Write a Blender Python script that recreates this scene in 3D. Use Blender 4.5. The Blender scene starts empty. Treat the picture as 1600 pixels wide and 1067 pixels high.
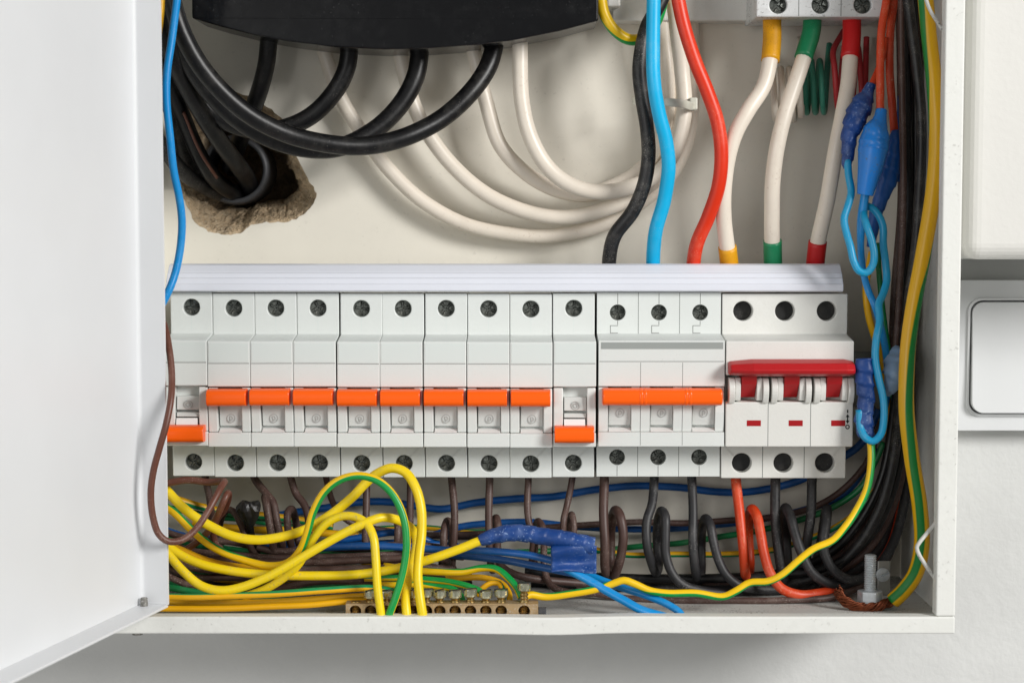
import bpy, bmesh, math, random
from mathutils import Vector, noise as mnoise
from mathutils.geometry import tessellate_polygon
random.seed(7)
SC = bpy.context.scene
COL = SC.collection

# ------------------------------------------------------------------ camera, world, lights
F = 2936.0                      # focal length in pixels of the 1600 px wide photograph
PITCH = math.atan(210.0 / F)    # the camera looks slightly down
CY, CZ = -0.85, 1.5             # metres; the cabinet's back panel is the plane y = 0
cam = bpy.data.cameras.new('camera'); cam.sensor_width = 36.0; cam.lens = 36.0 * F / 1600.0
cam.clip_start = 0.01; cam.clip_end = 50
camo = bpy.data.objects.new('camera', cam); COL.objects.link(camo)
camo.location = (0, CY, CZ); camo.rotation_euler = (math.pi / 2 - PITCH, 0, 0)
SC.camera = camo
cam.dof.use_dof = True; cam.dof.focus_distance = 0.79; cam.dof.aperture_fstop = 14.0

wd = bpy.data.worlds.new('World'); SC.world = wd; wd.use_nodes = True
wd.node_tree.nodes['Background'].inputs[0].default_value = (1.0, 0.985, 0.96, 1)
wd.node_tree.nodes['Background'].inputs[1].default_value = 0.255

def area(name, loc, target, size, power, colr):
    l = bpy.data.lights.new(name, 'AREA'); l.shape = 'SQUARE'; l.size = size; l.energy = power; l.color = colr
    o = bpy.data.objects.new(name, l); COL.objects.link(o); o.location = loc
    o.rotation_euler = (Vector(target) - Vector(loc)).to_track_quat('-Z', 'Y').to_euler()
area('key_softbox', (1.66, -1.72, CZ + 0.78), (0, -0.03, CZ - 0.05), 0.72, 57.0, (1.0, 0.985, 0.965))
area('fill_softbox', (-0.72, -1.55, CZ + 0.05), (0.05, -0.03, CZ - 0.05), 0.5, 4.5, (1.0, 0.99, 0.97))
SC.view_settings.view_transform = 'Standard'; SC.view_settings.look = 'None'
SC.view_settings.exposure = 0.0; SC.view_settings.gamma = 1.0

# ------------------------------------------------------------------ helpers
SP, CP = math.sin(PITCH), math.cos(PITCH)
def P(px, py, d):
    """point on the plane d millimetres in front of the back panel that the photo shows at (px, py)"""
    a, b = (px - 800.0) / F, -(py - 533.5) / F
    dx, dy, dz = a, CP + b * SP, -SP + b * CP
    t = (-d * 0.001 - CY) / dy
    return Vector((dx * t, CY + dy * t, CZ + dz * t))
def mpp(px, py, d):               # metres per photo pixel there
    p = P(px, py, d); v = p - Vector((0, CY, CZ))
    return (v.y * CP - v.z * SP) / F
def Z(py, d): return P(800, py, d).z
def X(px, d, py=600): return P(px, py, d).x
def lin(c):
    f = lambda v: v / 12.92 if v <= 0.04045 else ((v + 0.055) / 1.055) ** 2.4
    return (f(c[0] / 255), f(c[1] / 255), f(c[2] / 255), 1)

def mat(name, col, rough=0.45, metal=0.0, dust=0.0, dustcol=(190, 185, 175), dscale=1700, bump=0.0, bscale=900,
        var=0.06, vscale=35, stripe=None, sthr=0.4, coat=0.0, spec=0.5, sss=0.0):
    m = bpy.data.materials.new(name); m.use_nodes = True
    nt = m.node_tree; N = nt.nodes; L = nt.links
    b = N['Principled BSDF']
    b.inputs['Roughness'].default_value = rough; b.inputs['Metallic'].default_value = metal
    b.inputs['Specular IOR Level'].default_value = spec
    if coat: b.inputs['Coat Weight'].default_value = coat; b.inputs['Coat Roughness'].default_value = 0.15
    tc = N.new('ShaderNodeTexCoord')
    def noise(scale, detail=3):
        n = N.new('ShaderNodeTexNoise'); n.inputs['Scale'].default_value = scale; n.inputs['Detail'].default_value = detail
        L.new(tc.outputs['Object'], n.inputs['Vector']); return n.outputs['Fac']
    def ramp(sock, lo, hi, a=0.0, c=1.0):
        r = N.new('ShaderNodeMapRange'); r.inputs[1].default_value = lo; r.inputs[2].default_value = hi
        r.inputs[3].default_value = a; r.inputs[4].default_value = c; L.new(sock, r.inputs[0]); return r.outputs[0]
    def mix(f, a, c, mode='MIX'):
        x = N.new('ShaderNodeMix'); x.data_type = 'RGBA'; x.blend_type = mode
        if isinstance(f, float): x.inputs[0].default_value = f
        else: L.new(f, x.inputs[0])
        for s, v in ((6, a), (7, c)):
            if isinstance(v, tuple): x.inputs[s].default_value = v
            else: L.new(v, x.inputs[s])
        return x.outputs[2]
    def math_(op, a, c):
        x = N.new('ShaderNodeMath'); x.operation = op
        for s, v in ((0, a), (1, c)):
            if isinstance(v, (int, float)): x.inputs[s].default_value = v
            else: L.new(v, x.inputs[s])
        return x.outputs[0]
    base = lin(col)
    if stripe is not None:
        uv = N.new('ShaderNodeUVMap'); sx = N.new('ShaderNodeSeparateXYZ'); L.new(uv.outputs[0], sx.inputs[0])
        c = math_('COSINE', math_('MULTIPLY', sx.outputs[1], 2 * math.pi), 0)
        cur = mix(ramp(c, sthr - 0.04, sthr + 0.04), base, lin(stripe))
    else:
        cur = base
    if var:
        v = ramp(noise(vscale, 4), 0.3, 0.7, 1 - var, 1 + var)
        cmb = N.new('ShaderNodeCombineColor'); [L.new(v, cmb.inputs[i]) for i in range(3)]
        cur = mix(1.0, cur, cmb.outputs[0], 'MULTIPLY')
    rs = None
    if dust:
        sp = ramp(noise(dscale, 1), 0.67 - .08 * dust, 0.73 - .08 * dust)
        big = ramp(noise(70, 3), 0.40, 0.66)
        film = math_('MULTIPLY', ramp(noise(260, 5), 0.40, 0.75), 0.35)
        f = math_('MULTIPLY', math_('MULTIPLY', math_('MAXIMUM', sp, film), big), dust)
        cur = mix(f, cur, lin(dustcol))
        rs = math_('ADD', rough, math_('MULTIPLY', f, 0.4))
    if isinstance(cur, tuple): b.inputs['Base Color'].default_value = cur
    else: L.new(cur, b.inputs['Base Color'])
    if rs is not None: L.new(rs, b.inputs['Roughness'])
    if bump:
        bp = N.new('ShaderNodeBump'); bp.inputs['Strength'].default_value = bump; bp.inputs['Distance'].default_value = 0.0004 if bump < 0.95 else 0.0014
        L.new(noise(bscale, 4), bp.inputs['Height']); L.new(bp.outputs[0], b.inputs['Normal'])
    return m

M = {}
M['wall'] = mat('wall_paint', (213, 214, 212), 0.85, bump=0.8, bscale=300, var=0.03)
M['paint'] = mat('cabinet_paint', (230, 231, 226), 0.5, bump=0.22, bscale=500, var=0.02, dust=0.28, dustcol=(120, 115, 105), dscale=520)
M['panel'] = mat('cream_panel_paint', (235, 230, 217), 0.5, bump=0.12, bscale=260, var=0.03, vscale=14, dust=0.14, dustcol=(120, 112, 98), dscale=500)
M['floorpaint'] = mat('dusty_floor_paint', (205, 205, 200), 0.6, bump=0.3, dust=0.9, dustcol=(110, 104, 96), dscale=1200, var=0.08)
M['door'] = mat('door_paint', (224, 226, 228), 0.38, bump=0.10, bscale=200, var=0.012)
M['box'] = mat('cream_box_paint', (222, 221, 216), 0.42, bump=0.25, bscale=350, var=0.01)
M['switch'] = mat('switch_plastic', (222, 224, 225), 0.35, var=0.01)
M['mcb'] = mat('breaker_plastic', (218, 222, 219), 0.42, bump=0.1, bscale=1300, var=0.02, dust=0.14, dustcol=(150, 145, 132), dscale=1100)
M['mcb2'] = mat('breaker_insert_plastic', (208, 211, 208), 0.42, var=0.02)
M['mcb_white'] = mat('breaker_white_plastic', (232, 233, 231), 0.4, var=0.01)
M['mark'] = mat('emboss_painted_shade', (176, 178, 175), 0.5, var=0)  # toggle plate plastic darkened: relief shading painted in so the emboss shows
M['label'] = mat('blank_label', (214, 221, 218), 0.5, var=0.01)
M['grey'] = mat('grey_stripe_print', (150, 155, 152), 0.5, var=0.02)
M['seam'] = mat('seam_line', (120, 122, 120), 0.7, var=0)
M['dark'] = mat('dark_gap', (24, 24, 24), 0.8, var=0)
M['iso'] = mat('isolator_plastic', (222, 222, 217), 0.42, bump=0.15, bscale=900, var=0.03, dust=0.25, dustcol=(150, 145, 130))
M['strip'] = mat('busbar_cover_plastic', (224, 227, 236), 0.28, var=0.02)
M['orange'] = mat('orange_lever_plastic', (255, 98, 4), 0.32, var=0.03, spec=0.4)
M['red'] = mat('red_lever_plastic', (180, 22, 28), 0.4, var=0.05, bump=0.1)
M['redwin'] = mat('red_indicator', (165, 8, 18), 0.35)
M['screw'] = mat('dark_screw_metal', (92, 96, 92), 0.36, 0.75, dust=0.5, var=0.4, vscale=900, bump=0.5, bscale=1400)
M['hole'] = mat('black_screw_well', (14, 14, 15), 0.5, dust=0.2, var=0)
M['blackbox'] = mat('black_cover_plastic', (8, 9, 12), 0.24, spec=0.35, dust=0.08, dscale=900, dustcol=(150, 150, 150))
M['steel'] = mat('zinc_steel', (196, 202, 206), 0.34, 0.35, dust=0.4, var=0.1, vscale=500)
M['pin'] = mat('worn_hinge_steel', (130, 128, 122), 0.45, 0.5, dust=0.9, dustcol=(225, 225, 222), dscale=900, var=0.3, vscale=500)
M['rail'] = mat('rail_steel', (165, 165, 160), 0.4, 0.6, var=0.05)
M['brass'] = mat('dull_brass', (172, 146, 108), 0.45, 0.3, dust=0.95, dustcol=(190, 180, 165), dscale=1300, var=0.15, vscale=200, bump=0.2)
M['brasssc'] = mat('brass_screw', (186, 160, 105), 0.26, 0.9, var=0.2, vscale=400, dust=0.3)
M['nickel'] = mat('nickel_screw_head', (205, 205, 180), 0.22, 0.9, var=0.2, vscale=400, dust=0.3)
M['copper'] = mat('copper_strand', (112, 58, 34), 0.42, 0.7, var=0.3, vscale=600)
M['plaster'] = mat('broken_plaster', (196, 174, 143), 0.95, bump=1.0, bscale=800, var=0.4, vscale=160, dust=0.8, dustcol=(206, 194, 172), dscale=600)
M['conduit'] = mat('grey_conduit', (72, 73, 76), 0.5, var=0.05)
M['nylon'] = mat('white_nylon', (214, 214, 200), 0.35, var=0.02)
M['bentwire'] = mat('painted_wire', (205, 205, 200), 0.5, dust=0.9, dustcol=(80, 76, 70), dscale=500)
M['c_black'] = mat('black_cable', (11, 11, 13), 0.38, spec=0.4, dust=0.14, dscale=1500, var=0.15, bump=0.15, bscale=500)
M['c_dust'] = mat('dusty_black_cable', (20, 20, 22), 0.45, dust=0.5, dscale=2300, var=0.2)
M['c_white'] = mat('white_cable', (232, 222, 207), 0.36, var=0.05, vscale=60, dust=0.22, dustcol=(150, 120, 95), dscale=700)
M['c_blue'] = mat('cyan_cable', (0, 180, 232), 0.36, dust=0.3, dustcol=(190, 225, 240), var=0.05)
M['c_azure'] = mat('azure_wire', (0, 140, 212), 0.34, dust=0.3, dustcol=(170, 205, 230), var=0.06)
M['c_sky'] = mat('light_blue_wire', (10, 156, 206), 0.34, dust=0.55, dustcol=(130, 170, 185), dscale=1200, var=0.08)
M['c_navy'] = mat('dark_blue_wire', (12, 84, 156), 0.38, dust=0.35, dustcol=(120, 140, 160), var=0.12)
M['c_red'] = mat('red_cable', (222, 48, 6), 0.38, dust=0.5, dustcol=(240, 160, 130), var=0.06)
M['c_orange'] = mat('orange_red_wire', (208, 62, 18), 0.42, dust=0.7, dustcol=(220, 160, 125), dscale=1300, var=0.1)
M['c_brown'] = mat('brown_wire', (76, 54, 48), 0.48, dust=0.7, dustcol=(160, 145, 135), var=0.15)
M['c_brown2'] = mat('reddish_brown_wire', (98, 56, 42), 0.42, dust=0.5, dustcol=(180, 160, 145), var=0.1)
M['c_grey'] = mat('dusty_dark_grey_wire', (40, 40, 42), 0.5, dust=0.7, dustcol=(130, 128, 126), dscale=1300, var=0.15)
M['c_green'] = mat('green_wire', (0, 122, 66), 0.42, dust=0.3, var=0.1)
M['c_teal'] = mat('teal_green_wire', (60, 146, 124), 0.45, dust=0.3, var=0.1)
M['c_crim'] = mat('crimson_wire', (190, 52, 58), 0.45, var=0.1)
M['c_yellow'] = mat('yellow_wire', (242, 212, 10), 0.38, dust=0.55, dustcol=(176, 164, 118), dscale=900, var=0.05)
M['c_yg'] = mat('yellow_green_wire', (240, 196, 6), 0.36, stripe=(0, 150, 66), sthr=0.30, dust=0.25, dustcol=(150, 140, 90), var=0.05)
M['c_yg2'] = mat('orange_yellow_green_wire', (234, 176, 8), 0.38, stripe=(12, 140, 84), sthr=0.35, dust=0.3, dustcol=(150, 140, 90), var=0.07)
M['c_pe'] = mat('earth_cable', (232, 178, 4), 0.36, stripe=(0, 126, 50), sthr=0.86, dust=0.2, dustcol=(150, 140, 90), var=0.05)
M['sl_yel'] = mat('yellow_sleeve', (222, 158, 8), 0.45, dust=0.5, dustcol=(140, 100, 30), var=0.12, vscale=120)
M['sl_grn'] = mat('green_sleeve', (14, 128, 82), 0.4, dust=0.4, dustcol=(90, 170, 140), var=0.1)
M['sl_red'] = mat('red_sleeve', (200, 24, 26), 0.4, var=0.1)
M['t_navy'] = mat('dark_blue_tape', (12, 60, 128), 0.42, dust=0.65, dustcol=(150, 175, 215), dscale=1000, var=0.2, vscale=120, bump=0.7, bscale=330)
M['t_blue'] = mat('bright_blue_tape', (14, 124, 214), 0.34, dust=0.6, dustcol=(100, 105, 100), dscale=900, var=0.08, bump=0.15, bscale=300)
M['t_mid'] = mat('mid_blue_tape', (16, 88, 168), 0.34, dust=0.5, dustcol=(90, 100, 110), dscale=900, var=0.15, bump=0.2, bscale=300)
M['t_grey'] = mat('grey_blue_tape', (124, 150, 180), 0.5, dust=0.5, var=0.15, bump=0.3, bscale=400)
M['t_black'] = mat('black_tape', (12, 12, 13), 0.42, dust=0.2, var=0.1)

def link(me_or_bm, name, m, parent=None, smooth=False):
    if isinstance(me_or_bm, bmesh.types.BMesh):
        me = bpy.data.meshes.new(name); me_or_bm.normal_update(); me_or_bm.to_mesh(me); me_or_bm.free()
    else: me = me_or_bm
    if m is not None and not me.materials: me.materials.append(M[m])
    if smooth: me.polygons.foreach_set('use_smooth', [True] * len(me.polygons))
    o = bpy.data.objects.new(name, me); COL.objects.link(o)
    if parent is not None: o.parent = parent
    return o
def tag(o, label=None, cat=None, group=None, kind=None):
    if label: o['label'] = label
    if cat: o['category'] = cat
    if group: o['group'] = group
    if kind: o['kind'] = kind
    return o
def empty(name, label, cat, loc=(0, 0, 0), group=None):
    o = bpy.data.objects.new(name, None); COL.objects.link(o); o.location = loc; o.empty_display_size = 0.01
    return tag(o, label, cat, group)
def bevel(o, w=0.0004, seg=2, ang=35):
    md = o.modifiers.new('bevel', 'BEVEL'); md.width = w; md.segments = seg; md.limit_method = 'ANGLE'; md.angle_limit = math.radians(ang)
    md.harden_normals = False
    return o
def box(bm, x0, x1, y0, y1, z0, z1):
    v = [bm.verts.new((x, y, z)) for x in (x0, x1) for y in (y0, y1) for z in (z0, z1)]
    for f in ((0, 1, 3, 2), (4, 6, 7, 5), (0, 4, 5, 1), (2, 3, 7, 6), (0, 2, 6, 4), (1, 5, 7, 3)):
        bm.faces.new([v[i] for i in f])
    bmesh.ops.recalc_face_normals(bm, faces=bm.faces)
def boxd(bm, x0, x1, d0, d1, z0, z1): box(bm, x0, x1, -d1 * .001, -d0 * .001, z0, z1)
def sheet_with_holes(bm, outer, holes, y):
    """flat sheet in the xz plane with round or ragged openings"""
    loops = [[Vector((p[0], p[1], 0)) for p in lp] for lp in [outer] + holes]
    flat = [p for lp in loops for p in lp]
    vs = [bm.verts.new((p.x, y, p.y)) for p in flat]
    for t in tessellate_polygon(loops):
        try: bm.faces.new([vs[i] for i in t])
        except ValueError: pass
    off, out = 0, []
    for lp in loops: out.append(vs[off:off + len(lp)]); off += len(lp)
    return out
def circle(cx, cz, r, n=28): return [(cx + r * math.cos(2 * math.pi * k / n), cz + r * math.sin(2 * math.pi * k / n)) for k in range(n)]
def extrude_x(bm, prof, x0, x1):
    """prof: list of (d mm, z) walked round; extruded along x"""
    a = [bm.verts.new((x0, -d * .001, z)) for d, z in prof]; b = [bm.verts.new((x1, -d * .001, z)) for d, z in prof]
    n = len(prof)
    for i in range(n): bm.faces.new((a[i], a[(i + 1) % n], b[(i + 1) % n], b[i]))
    bm.faces.new(a); bm.faces.new(b[::-1])
    bmesh.ops.recalc_face_normals(bm, faces=bm.faces)

def catmull(pts, step):
    """centripetal spline through 4-tuples (x,y,z,w)"""
    Q = [Vector(p) for p in pts]
    if len(Q) == 2: Q = [Q[0], (Q[0] + Q[1]) / 2, Q[1]]
    Q = [2 * Q[0] - Q[1]] + Q + [2 * Q[-1] - Q[-2]]
    out = []
    for i in range(1, len(Q) - 2):
        p0, p1, p2, p3 = Q[i - 1:i + 3]
        t0 = 0.0; t1 = t0 + max((p1 - p0).length, 1e-6) ** .5; t2 = t1 + max((p2 - p1).length, 1e-6) ** .5; t3 = t2 + max((p3 - p2).length, 1e-6) ** .5
        n = max(2, int(math.ceil((p2 - p1).xyz.length / step)))
        for k in range(n):
            t = t1 + (t2 - t1) * k / n
            a1 = p0 * ((t1 - t) / (t1 - t0)) + p1 * ((t - t0) / (t1 - t0)); a2 = p1 * ((t2 - t) / (t2 - t1)) + p2 * ((t - t1) / (t2 - t1)); a3 = p2 * ((t3 - t) / (t3 - t2)) + p3 * ((t - t2) / (t3 - t2))
            b1 = a1 * ((t2 - t) / (t2 - t0)) + a2 * ((t - t0) / (t2 - t0)); b2 = a2 * ((t3 - t) / (t3 - t1)) + a3 * ((t - t1) / (t3 - t1))
            out.append(b1 * ((t2 - t) / (t2 - t1)) + b2 * ((t - t1) / (t2 - t1)))
    out.append(Q[-2]); return out
CAMV = Vector((0, CY, CZ))
def key(kf, t):
    if isinstance(kf, (int, float)): return kf
    for (a, x), (b, y) in zip(kf, kf[1:]):
        if t <= b: return x + (y - x) * max(0.0, (t - a) / max(b - a, 1e-6))
    return kf[-1][1]
def tube_mesh(name, pts4, phi=0, step=0.0016, ring=14, wob=0.00028, wrinkle=0.0, flat=1.0, seed=None, openend=False):
    S = catmull(pts4, step); n = len(S)
    sd = random.random() * 100 if seed is None else seed
    C = []
    for i, s in enumerate(S):
        p = Vector(s.xyz); q = p * 45.0
        C.append(p + Vector((mnoise.noise((q.x + sd, q.y, q.z)), mnoise.noise((q.x, q.y + sd, q.z)), mnoise.noise((q.x, q.y, q.z + sd)))) * wob)
    verts, faces, uvs = [], [], []
    prevN = None; L = 0.0; lens = []
    for i in range(n):
        if i: L += (C[i] - C[i - 1]).length
        lens.append(L)
    for i in range(n):
        T = (C[min(i + 1, n - 1)] - C[max(i - 1, 0)]).normalized()
        ref = (CAMV - C[i]).normalized(); Nn = ref - T * ref.dot(T)
        if prevN is not None:
            tr = prevN - T * prevN.dot(T)
            wgt = min(1.0, Nn.length * 2.2)
            if Nn.length > 1e-4: Nn = Nn.normalized() * wgt + tr.normalized() * (1.0001 - wgt)
            else: Nn = tr
        Nn.normalize(); prevN = Nn; B = T.cross(Nn)
        r = S[i].w; t = lens[i] / max(L, 1e-6)
        for j in range(ring):
            a = 2 * math.pi * j / ring
            rr = r
            if wrinkle:
                h = (lens[i] / .0055 + j / ring) % 1.0
                q = (C[i] + (Nn * math.cos(a) + B * math.sin(a)) * r) * 230
                rr = r * (1 + wrinkle * 1.1 * (h - 0.5) + wrinkle * 0.8 * mnoise.noise((q.x + sd, q.y, q.z)))
            verts.append(C[i] + Nn * (math.cos(a) * rr * flat) + B * (math.sin(a) * rr))
    for i in range(n - 1):
        for j in range(ring):
            k = (j + 1) % ring
            faces.append((i * ring + j, i * ring + k, (i + 1) * ring + k, (i + 1) * ring + j))
            p0, p1 = key(phi, lens[i] / max(L, 1e-6)) / 360.0, key(phi, lens[i + 1] / max(L, 1e-6)) / 360.0
            uvs += [(lens[i], j / ring - p0), (lens[i], (j + 1) / ring - p0), (lens[i + 1], (j + 1) / ring - p1), (lens[i + 1], j / ring - p1)]
    if not openend:
        faces.append(tuple(range(ring - 1, -1, -1))); uvs += [(0, 0)] * ring
        faces.append(tuple((n - 1) * ring + j for j in range(ring))); uvs += [(0, 0)] * ring
    me = bpy.data.meshes.new(name); me.from_pydata([tuple(v) for v in verts], [], faces)
    uvl = me.uv_layers.new(name='UVMap')
    uvl.data.foreach_set('uv', [c for uv in uvs for c in uv])
    me.polygons.foreach_set('use_smooth', [True] * len(me.polygons))
    return me
def pts4(pts, w):
    out = []
    for p in pts:
        v = P(p[0], p[1], p[2]); ww = p[3] if len(p) > 3 else w
        out.append((v.x, v.y, v.z, ww * mpp(p[0], p[1], p[2]) / 2))
    return out
def wire(name, label, m, w, pts, phi=0, group=None, cat='wire', parent=None, **kw):
    me = tube_mesh(name, pts4(pts, w), phi, **kw)
    o = link(me, name, m, parent)
    if parent is None: tag(o, label, cat, group)
    elif label: o['label'] = label
    return o

# ------------------------------------------------------------------ the wall, with the broken hole behind the cabinet
hole_px = [(281, 295), (288, 314), (295, 331), (304, 346), (315, 357), (330, 363), (345, 366), (360, 368), (375, 365), (384, 357), (394, 351), (410, 348),
           (428, 349), (446, 347), (463, 342), (477, 334), (488, 322), (495, 309), (491, 292), (480, 279), (473, 262), (464, 246), (458, 225), (452, 203),
           (440, 185), (425, 172), (405, 160), (380, 148), (350, 142), (315, 145), (285, 158), (266, 185), (258, 220), (262, 255), (272, 278)]
def ragged(pts, d, amp=1.6, sub=3):
    out = []; n = len(pts)
    for i in range(n):
        a, b = pts[i], pts[(i + 1) % n]
        for k in range(sub):
            t = k / sub; x = a[0] + (b[0] - a[0]) * t; y = a[1] + (b[1] - a[1]) * t
            x += amp * mnoise.noise((x * .11, y * .11, 3.0)) * 2; y += amp * mnoise.noise((x * .11, y * .11, 9.0)) * 2
            p = P(x, y, d); out.append((p.x, p.z))
    return out
hole_w = ragged(hole_px, 0)
hc = (sum(p[0] for p in hole_w) / len(hole_w), sum(p[1] for p in hole_w) / len(hole_w))
bm = bmesh.new()
sheet_with_holes(bm, [(-1.6, CZ - 1.5), (1.6, CZ - 1.5), (1.6, CZ + 1.4), (-1.6, CZ + 1.4)], [[(hc[0] + (p[0] - hc[0]) * 1.03, hc[1] + (p[1] - hc[1]) * 1.03) for p in hole_w]], 0.0016)
wall = tag(link(bm, 'wall', 'wall'), kind='structure')
# crumbling plaster lining of the hole (part of the wall)
bm = bmesh.new(); rings = []
for sc_, y, amp in ((1.02, 0.0012, 0.0), (0.97, 0.002, .0006), (0.93, 0.005, .0012), (0.88, 0.008, .0016), (0.83, 0.012, .0018), (0.77, 0.017, .0018), (0.71, 0.023, .0016), (0.66, 0.032, .0014), (0.63, 0.05, .001), (0.62, 0.09, .001)):
    rg = []
    for x, z in hole_w:
        wx = 0.55 + 0.45 * min(1, max(0, (hc[1] + 0.004 - z) / 0.02))      # the lower edge slopes most
        s = 1 - (1 - sc_) * (0.6 + 0.55 * wx)
        px_, pz_ = hc[0] + (x - hc[0]) * s, hc[1] + 0.004 * (1 - s) + (z - hc[1]) * s
        q = Vector((px_, y, pz_)) * 330
        k = amp * (mnoise.noise(q) + .6 * mnoise.noise(q * 2.3))
        rg.append(bm.verts.new((px_ + k, y + amp * 1.2 * mnoise.noise(q * 1.4 + Vector((5, 5, 5))), pz_ + k)))
    rings.append(rg)
for a, b in zip(rings, rings[1:]):
    n = len(a)
    for i in range(n): bm.faces.new((a[i], a[(i + 1) % n], b[(i + 1) % n], b[i]))
bm.faces.new(rings[-1])
for _ in range(2): bmesh.ops.subdivide_edges(bm, edges=[e for e in bm.edges if e.calc_length() > .0009 and e.verts[0].co.y < .03], cuts=1, use_grid_fill=True)
for v in bm.verts:
    if 0.002 < v.co.y < 0.03:
        q = v.co * 900; v.co += Vector((mnoise.noise(q), mnoise.noise(q + Vector((9, 0, 0))), mnoise.noise(q + Vector((0, 9, 0))))) * 0.0006 + Vector((mnoise.noise(q * 2.6), mnoise.noise(q * 2.6 + Vector((4, 0, 0))), mnoise.noise(q * 2.6 + Vector((0, 4, 0))))) * .0005
link(bm, 'broken_plaster', 'plaster', wall, smooth=False)

# ------------------------------------------------------------------ the cabinet
cab = empty('electrical_cabinet', 'open white metal electrical cabinet full of cables mounted on the wall', 'cabinet')
DL = 100                                              # depth of the front rim in mm
xR = (X(1508, DL, 0) + X(1493, DL, 985)) / 2; xRi = (X(1475, DL, 0) + X(1465, DL, 955)) / 2
zB = Z(990, DL); zBi = Z(963, DL); zFl = zBi - 0.003; zTop = Z(-330, DL)
xL = X(178, DL, 985); xLi = X(206, DL, 960)
bm = bmesh.new()
sheet_with_holes(bm, [(xL + .001, zB + .001), (xR - .001, zB + .001), (xR - .001, zTop - .001), (xL + .001, zTop - .001)], [hole_w], -0.0002)
lp = bm.faces[:]
r = bmesh.ops.extrude_face_region(bm, geom=lp)
for v in r['geom']:
    if isinstance(v, bmesh.types.BMVert): v.co.y += 0.0012
bmesh.ops.recalc_face_normals(bm, faces=bm.faces)
link(bm, 'back_panel', 'panel', cab)
def cabpart(name, x0, x1, d0, d1, z0, z1, m='paint', bw=.0006):
    b = bmesh.new(); boxd(b, x0, x1, d0, d1, z0, z1)
    return bevel(link(b, name, m, cab), bw, 3)
cabpart('side_wall', xR - .0015, xR - .0002, 0.4, DL - 2, zB + .0005, zTop)
cabpart('side_wall', xL + .0002, xL + .0015, 0.4, DL - 2, zB + .0005, zTop)
cabpart('top_wall', xL + .002, xR - .002, 0.4, DL - 2, zTop - .0015, zTop - .0002)
cabpart('floor_plate', xL + .002, xR - .002, 0.4, DL - 7.5, zFl - .0015, zFl, 'floorpaint')
# rim: right post, left post and the slightly dented bottom bar
def rim(x0, x1, z0, z1, dent=None, nx=2, slant=0.0):
    b = bmesh.new(); cols = []
    for i in range(nx + 1):
        t = i / nx; x = x0 + (x1 - x0) * t
        w = 0.0
        if dent: w = sum(a * math.exp(-((x - c) / s) ** 2) for c, s, a in dent) + .00005 * mnoise.noise((x * 60, 0, 0))
        cols.append([b.verts.new((x, y, z)) for y, z in ((-DL * .001, z0 + w), (-DL * .001, z1 + w * .7), (-(DL - 7) * .001, z1 + w * .7), (-(DL - 7) * .001, z0 + w))])
    for a, c in zip(cols, cols[1:]):
        for k in range(4): b.faces.new((a[k], a[(k + 1) % 4], c[(k + 1) % 4], c[k]))
    b.faces.new(cols[0][::-1]); b.faces.new(cols[-1])
    bmesh.ops.recalc_face_normals(b, faces=b.faces)
    return bevel(link(b, 'rim', 'paint', cab, smooth=False), .0007, 3, 50)
rim(xRi, xR, zBi + .0001, zTop)
rim(xL, xLi, zBi + .0001, zTop)
rim(xL, xR, zB, zBi, [(X(865, DL), .022, -.0008), (X(960, DL), .03, .0003)], 90)
# the door, swung open to the left: a tray with folded edges
door_pivot = P(222, 942, DL + 1); zD0 = P(264, 944, DL + 3).z
ang = math.radians(14.0)
ux, uy = -math.sin(ang), -math.cos(ang)          # along the panel, towards the viewer
vx, vy = math.cos(ang), -math.sin(ang)           # across the flange
fw = 0.0113; DW = 0.31; th = 0.0011; zD1 = Z(-320, DL)
def DP(s, v, z): return (door_pivot.x + ux * s + vx * v, door_pivot.y + uy * s + vy * v, z)
b = bmesh.new()
r_ = 0.0016
arc = [math.pi / 2 * k / 6 for k in range(7)]
prof = [(fw, 0.0)] + [(r_ - r_ * math.sin(a), r_ - r_ * math.cos(a)) for a in arc] + [(0.0, DW)]
prof += [(-th, DW)] + [(r_ - (r_ + th) * math.sin(a), r_ - (r_ + th) * math.cos(a)) for a in reversed(arc)] + [(fw, -th)]
lo_ = [b.verts.new(DP(s_, v_, zD0 + .00005)) for v_, s_ in prof]; hi_ = [b.verts.new(DP(s_, v_, zD1)) for v_, s_ in prof]
for k in range(len(prof)): b.faces.new((lo_[k], lo_[(k + 1) % len(prof)], hi_[(k + 1) % len(prof)], hi_[k]))
b.faces.new(lo_); b.faces.new(hi_)
bmesh.ops.recalc_face_normals(b, faces=b.faces)
door = link(b, 'door', 'door', cab, smooth=False)
b = bmesh.new()                                    # folded bottom edge of the door
c8 = [b.verts.new(DP(s_, v_, z_)) for s_ in (-.0004, DW) for v_ in (-.0008, fw) for z_ in (zD0 - th, zD0)]
for f in ((0, 1, 3, 2), (4, 6, 7, 5), (0, 4, 5, 1), (2, 3, 7, 6), (0, 2, 6, 4), (1, 5, 7, 3)): b.faces.new([c8[k] for k in f])
bmesh.ops.recalc_face_normals(b, faces=b.faces)
bevel(link(b, 'folded_edge', 'door', door), .0004, 2)
for c_, z0_, z1_, rad in ((Vector(DP(.0040, .0028, 0)), zD0 - .0004, zD0 + .0034, .0016), (P(215, 990, 96), zB - .0012, zB + .0004, .0022)):
    b = bmesh.new(); bmesh.ops.create_cone(b, cap_ends=True, segments=18, radius1=rad, radius2=rad * .9, depth=z1_ - z0_)
    for v in b.verts: v.co = Vector((c_.x + v.co.x, c_.y + v.co.y, (z0_ + z1_) / 2 + v.co.z))
    bevel(link(b, 'hinge_pin', 'pin', door), .0003)

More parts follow.
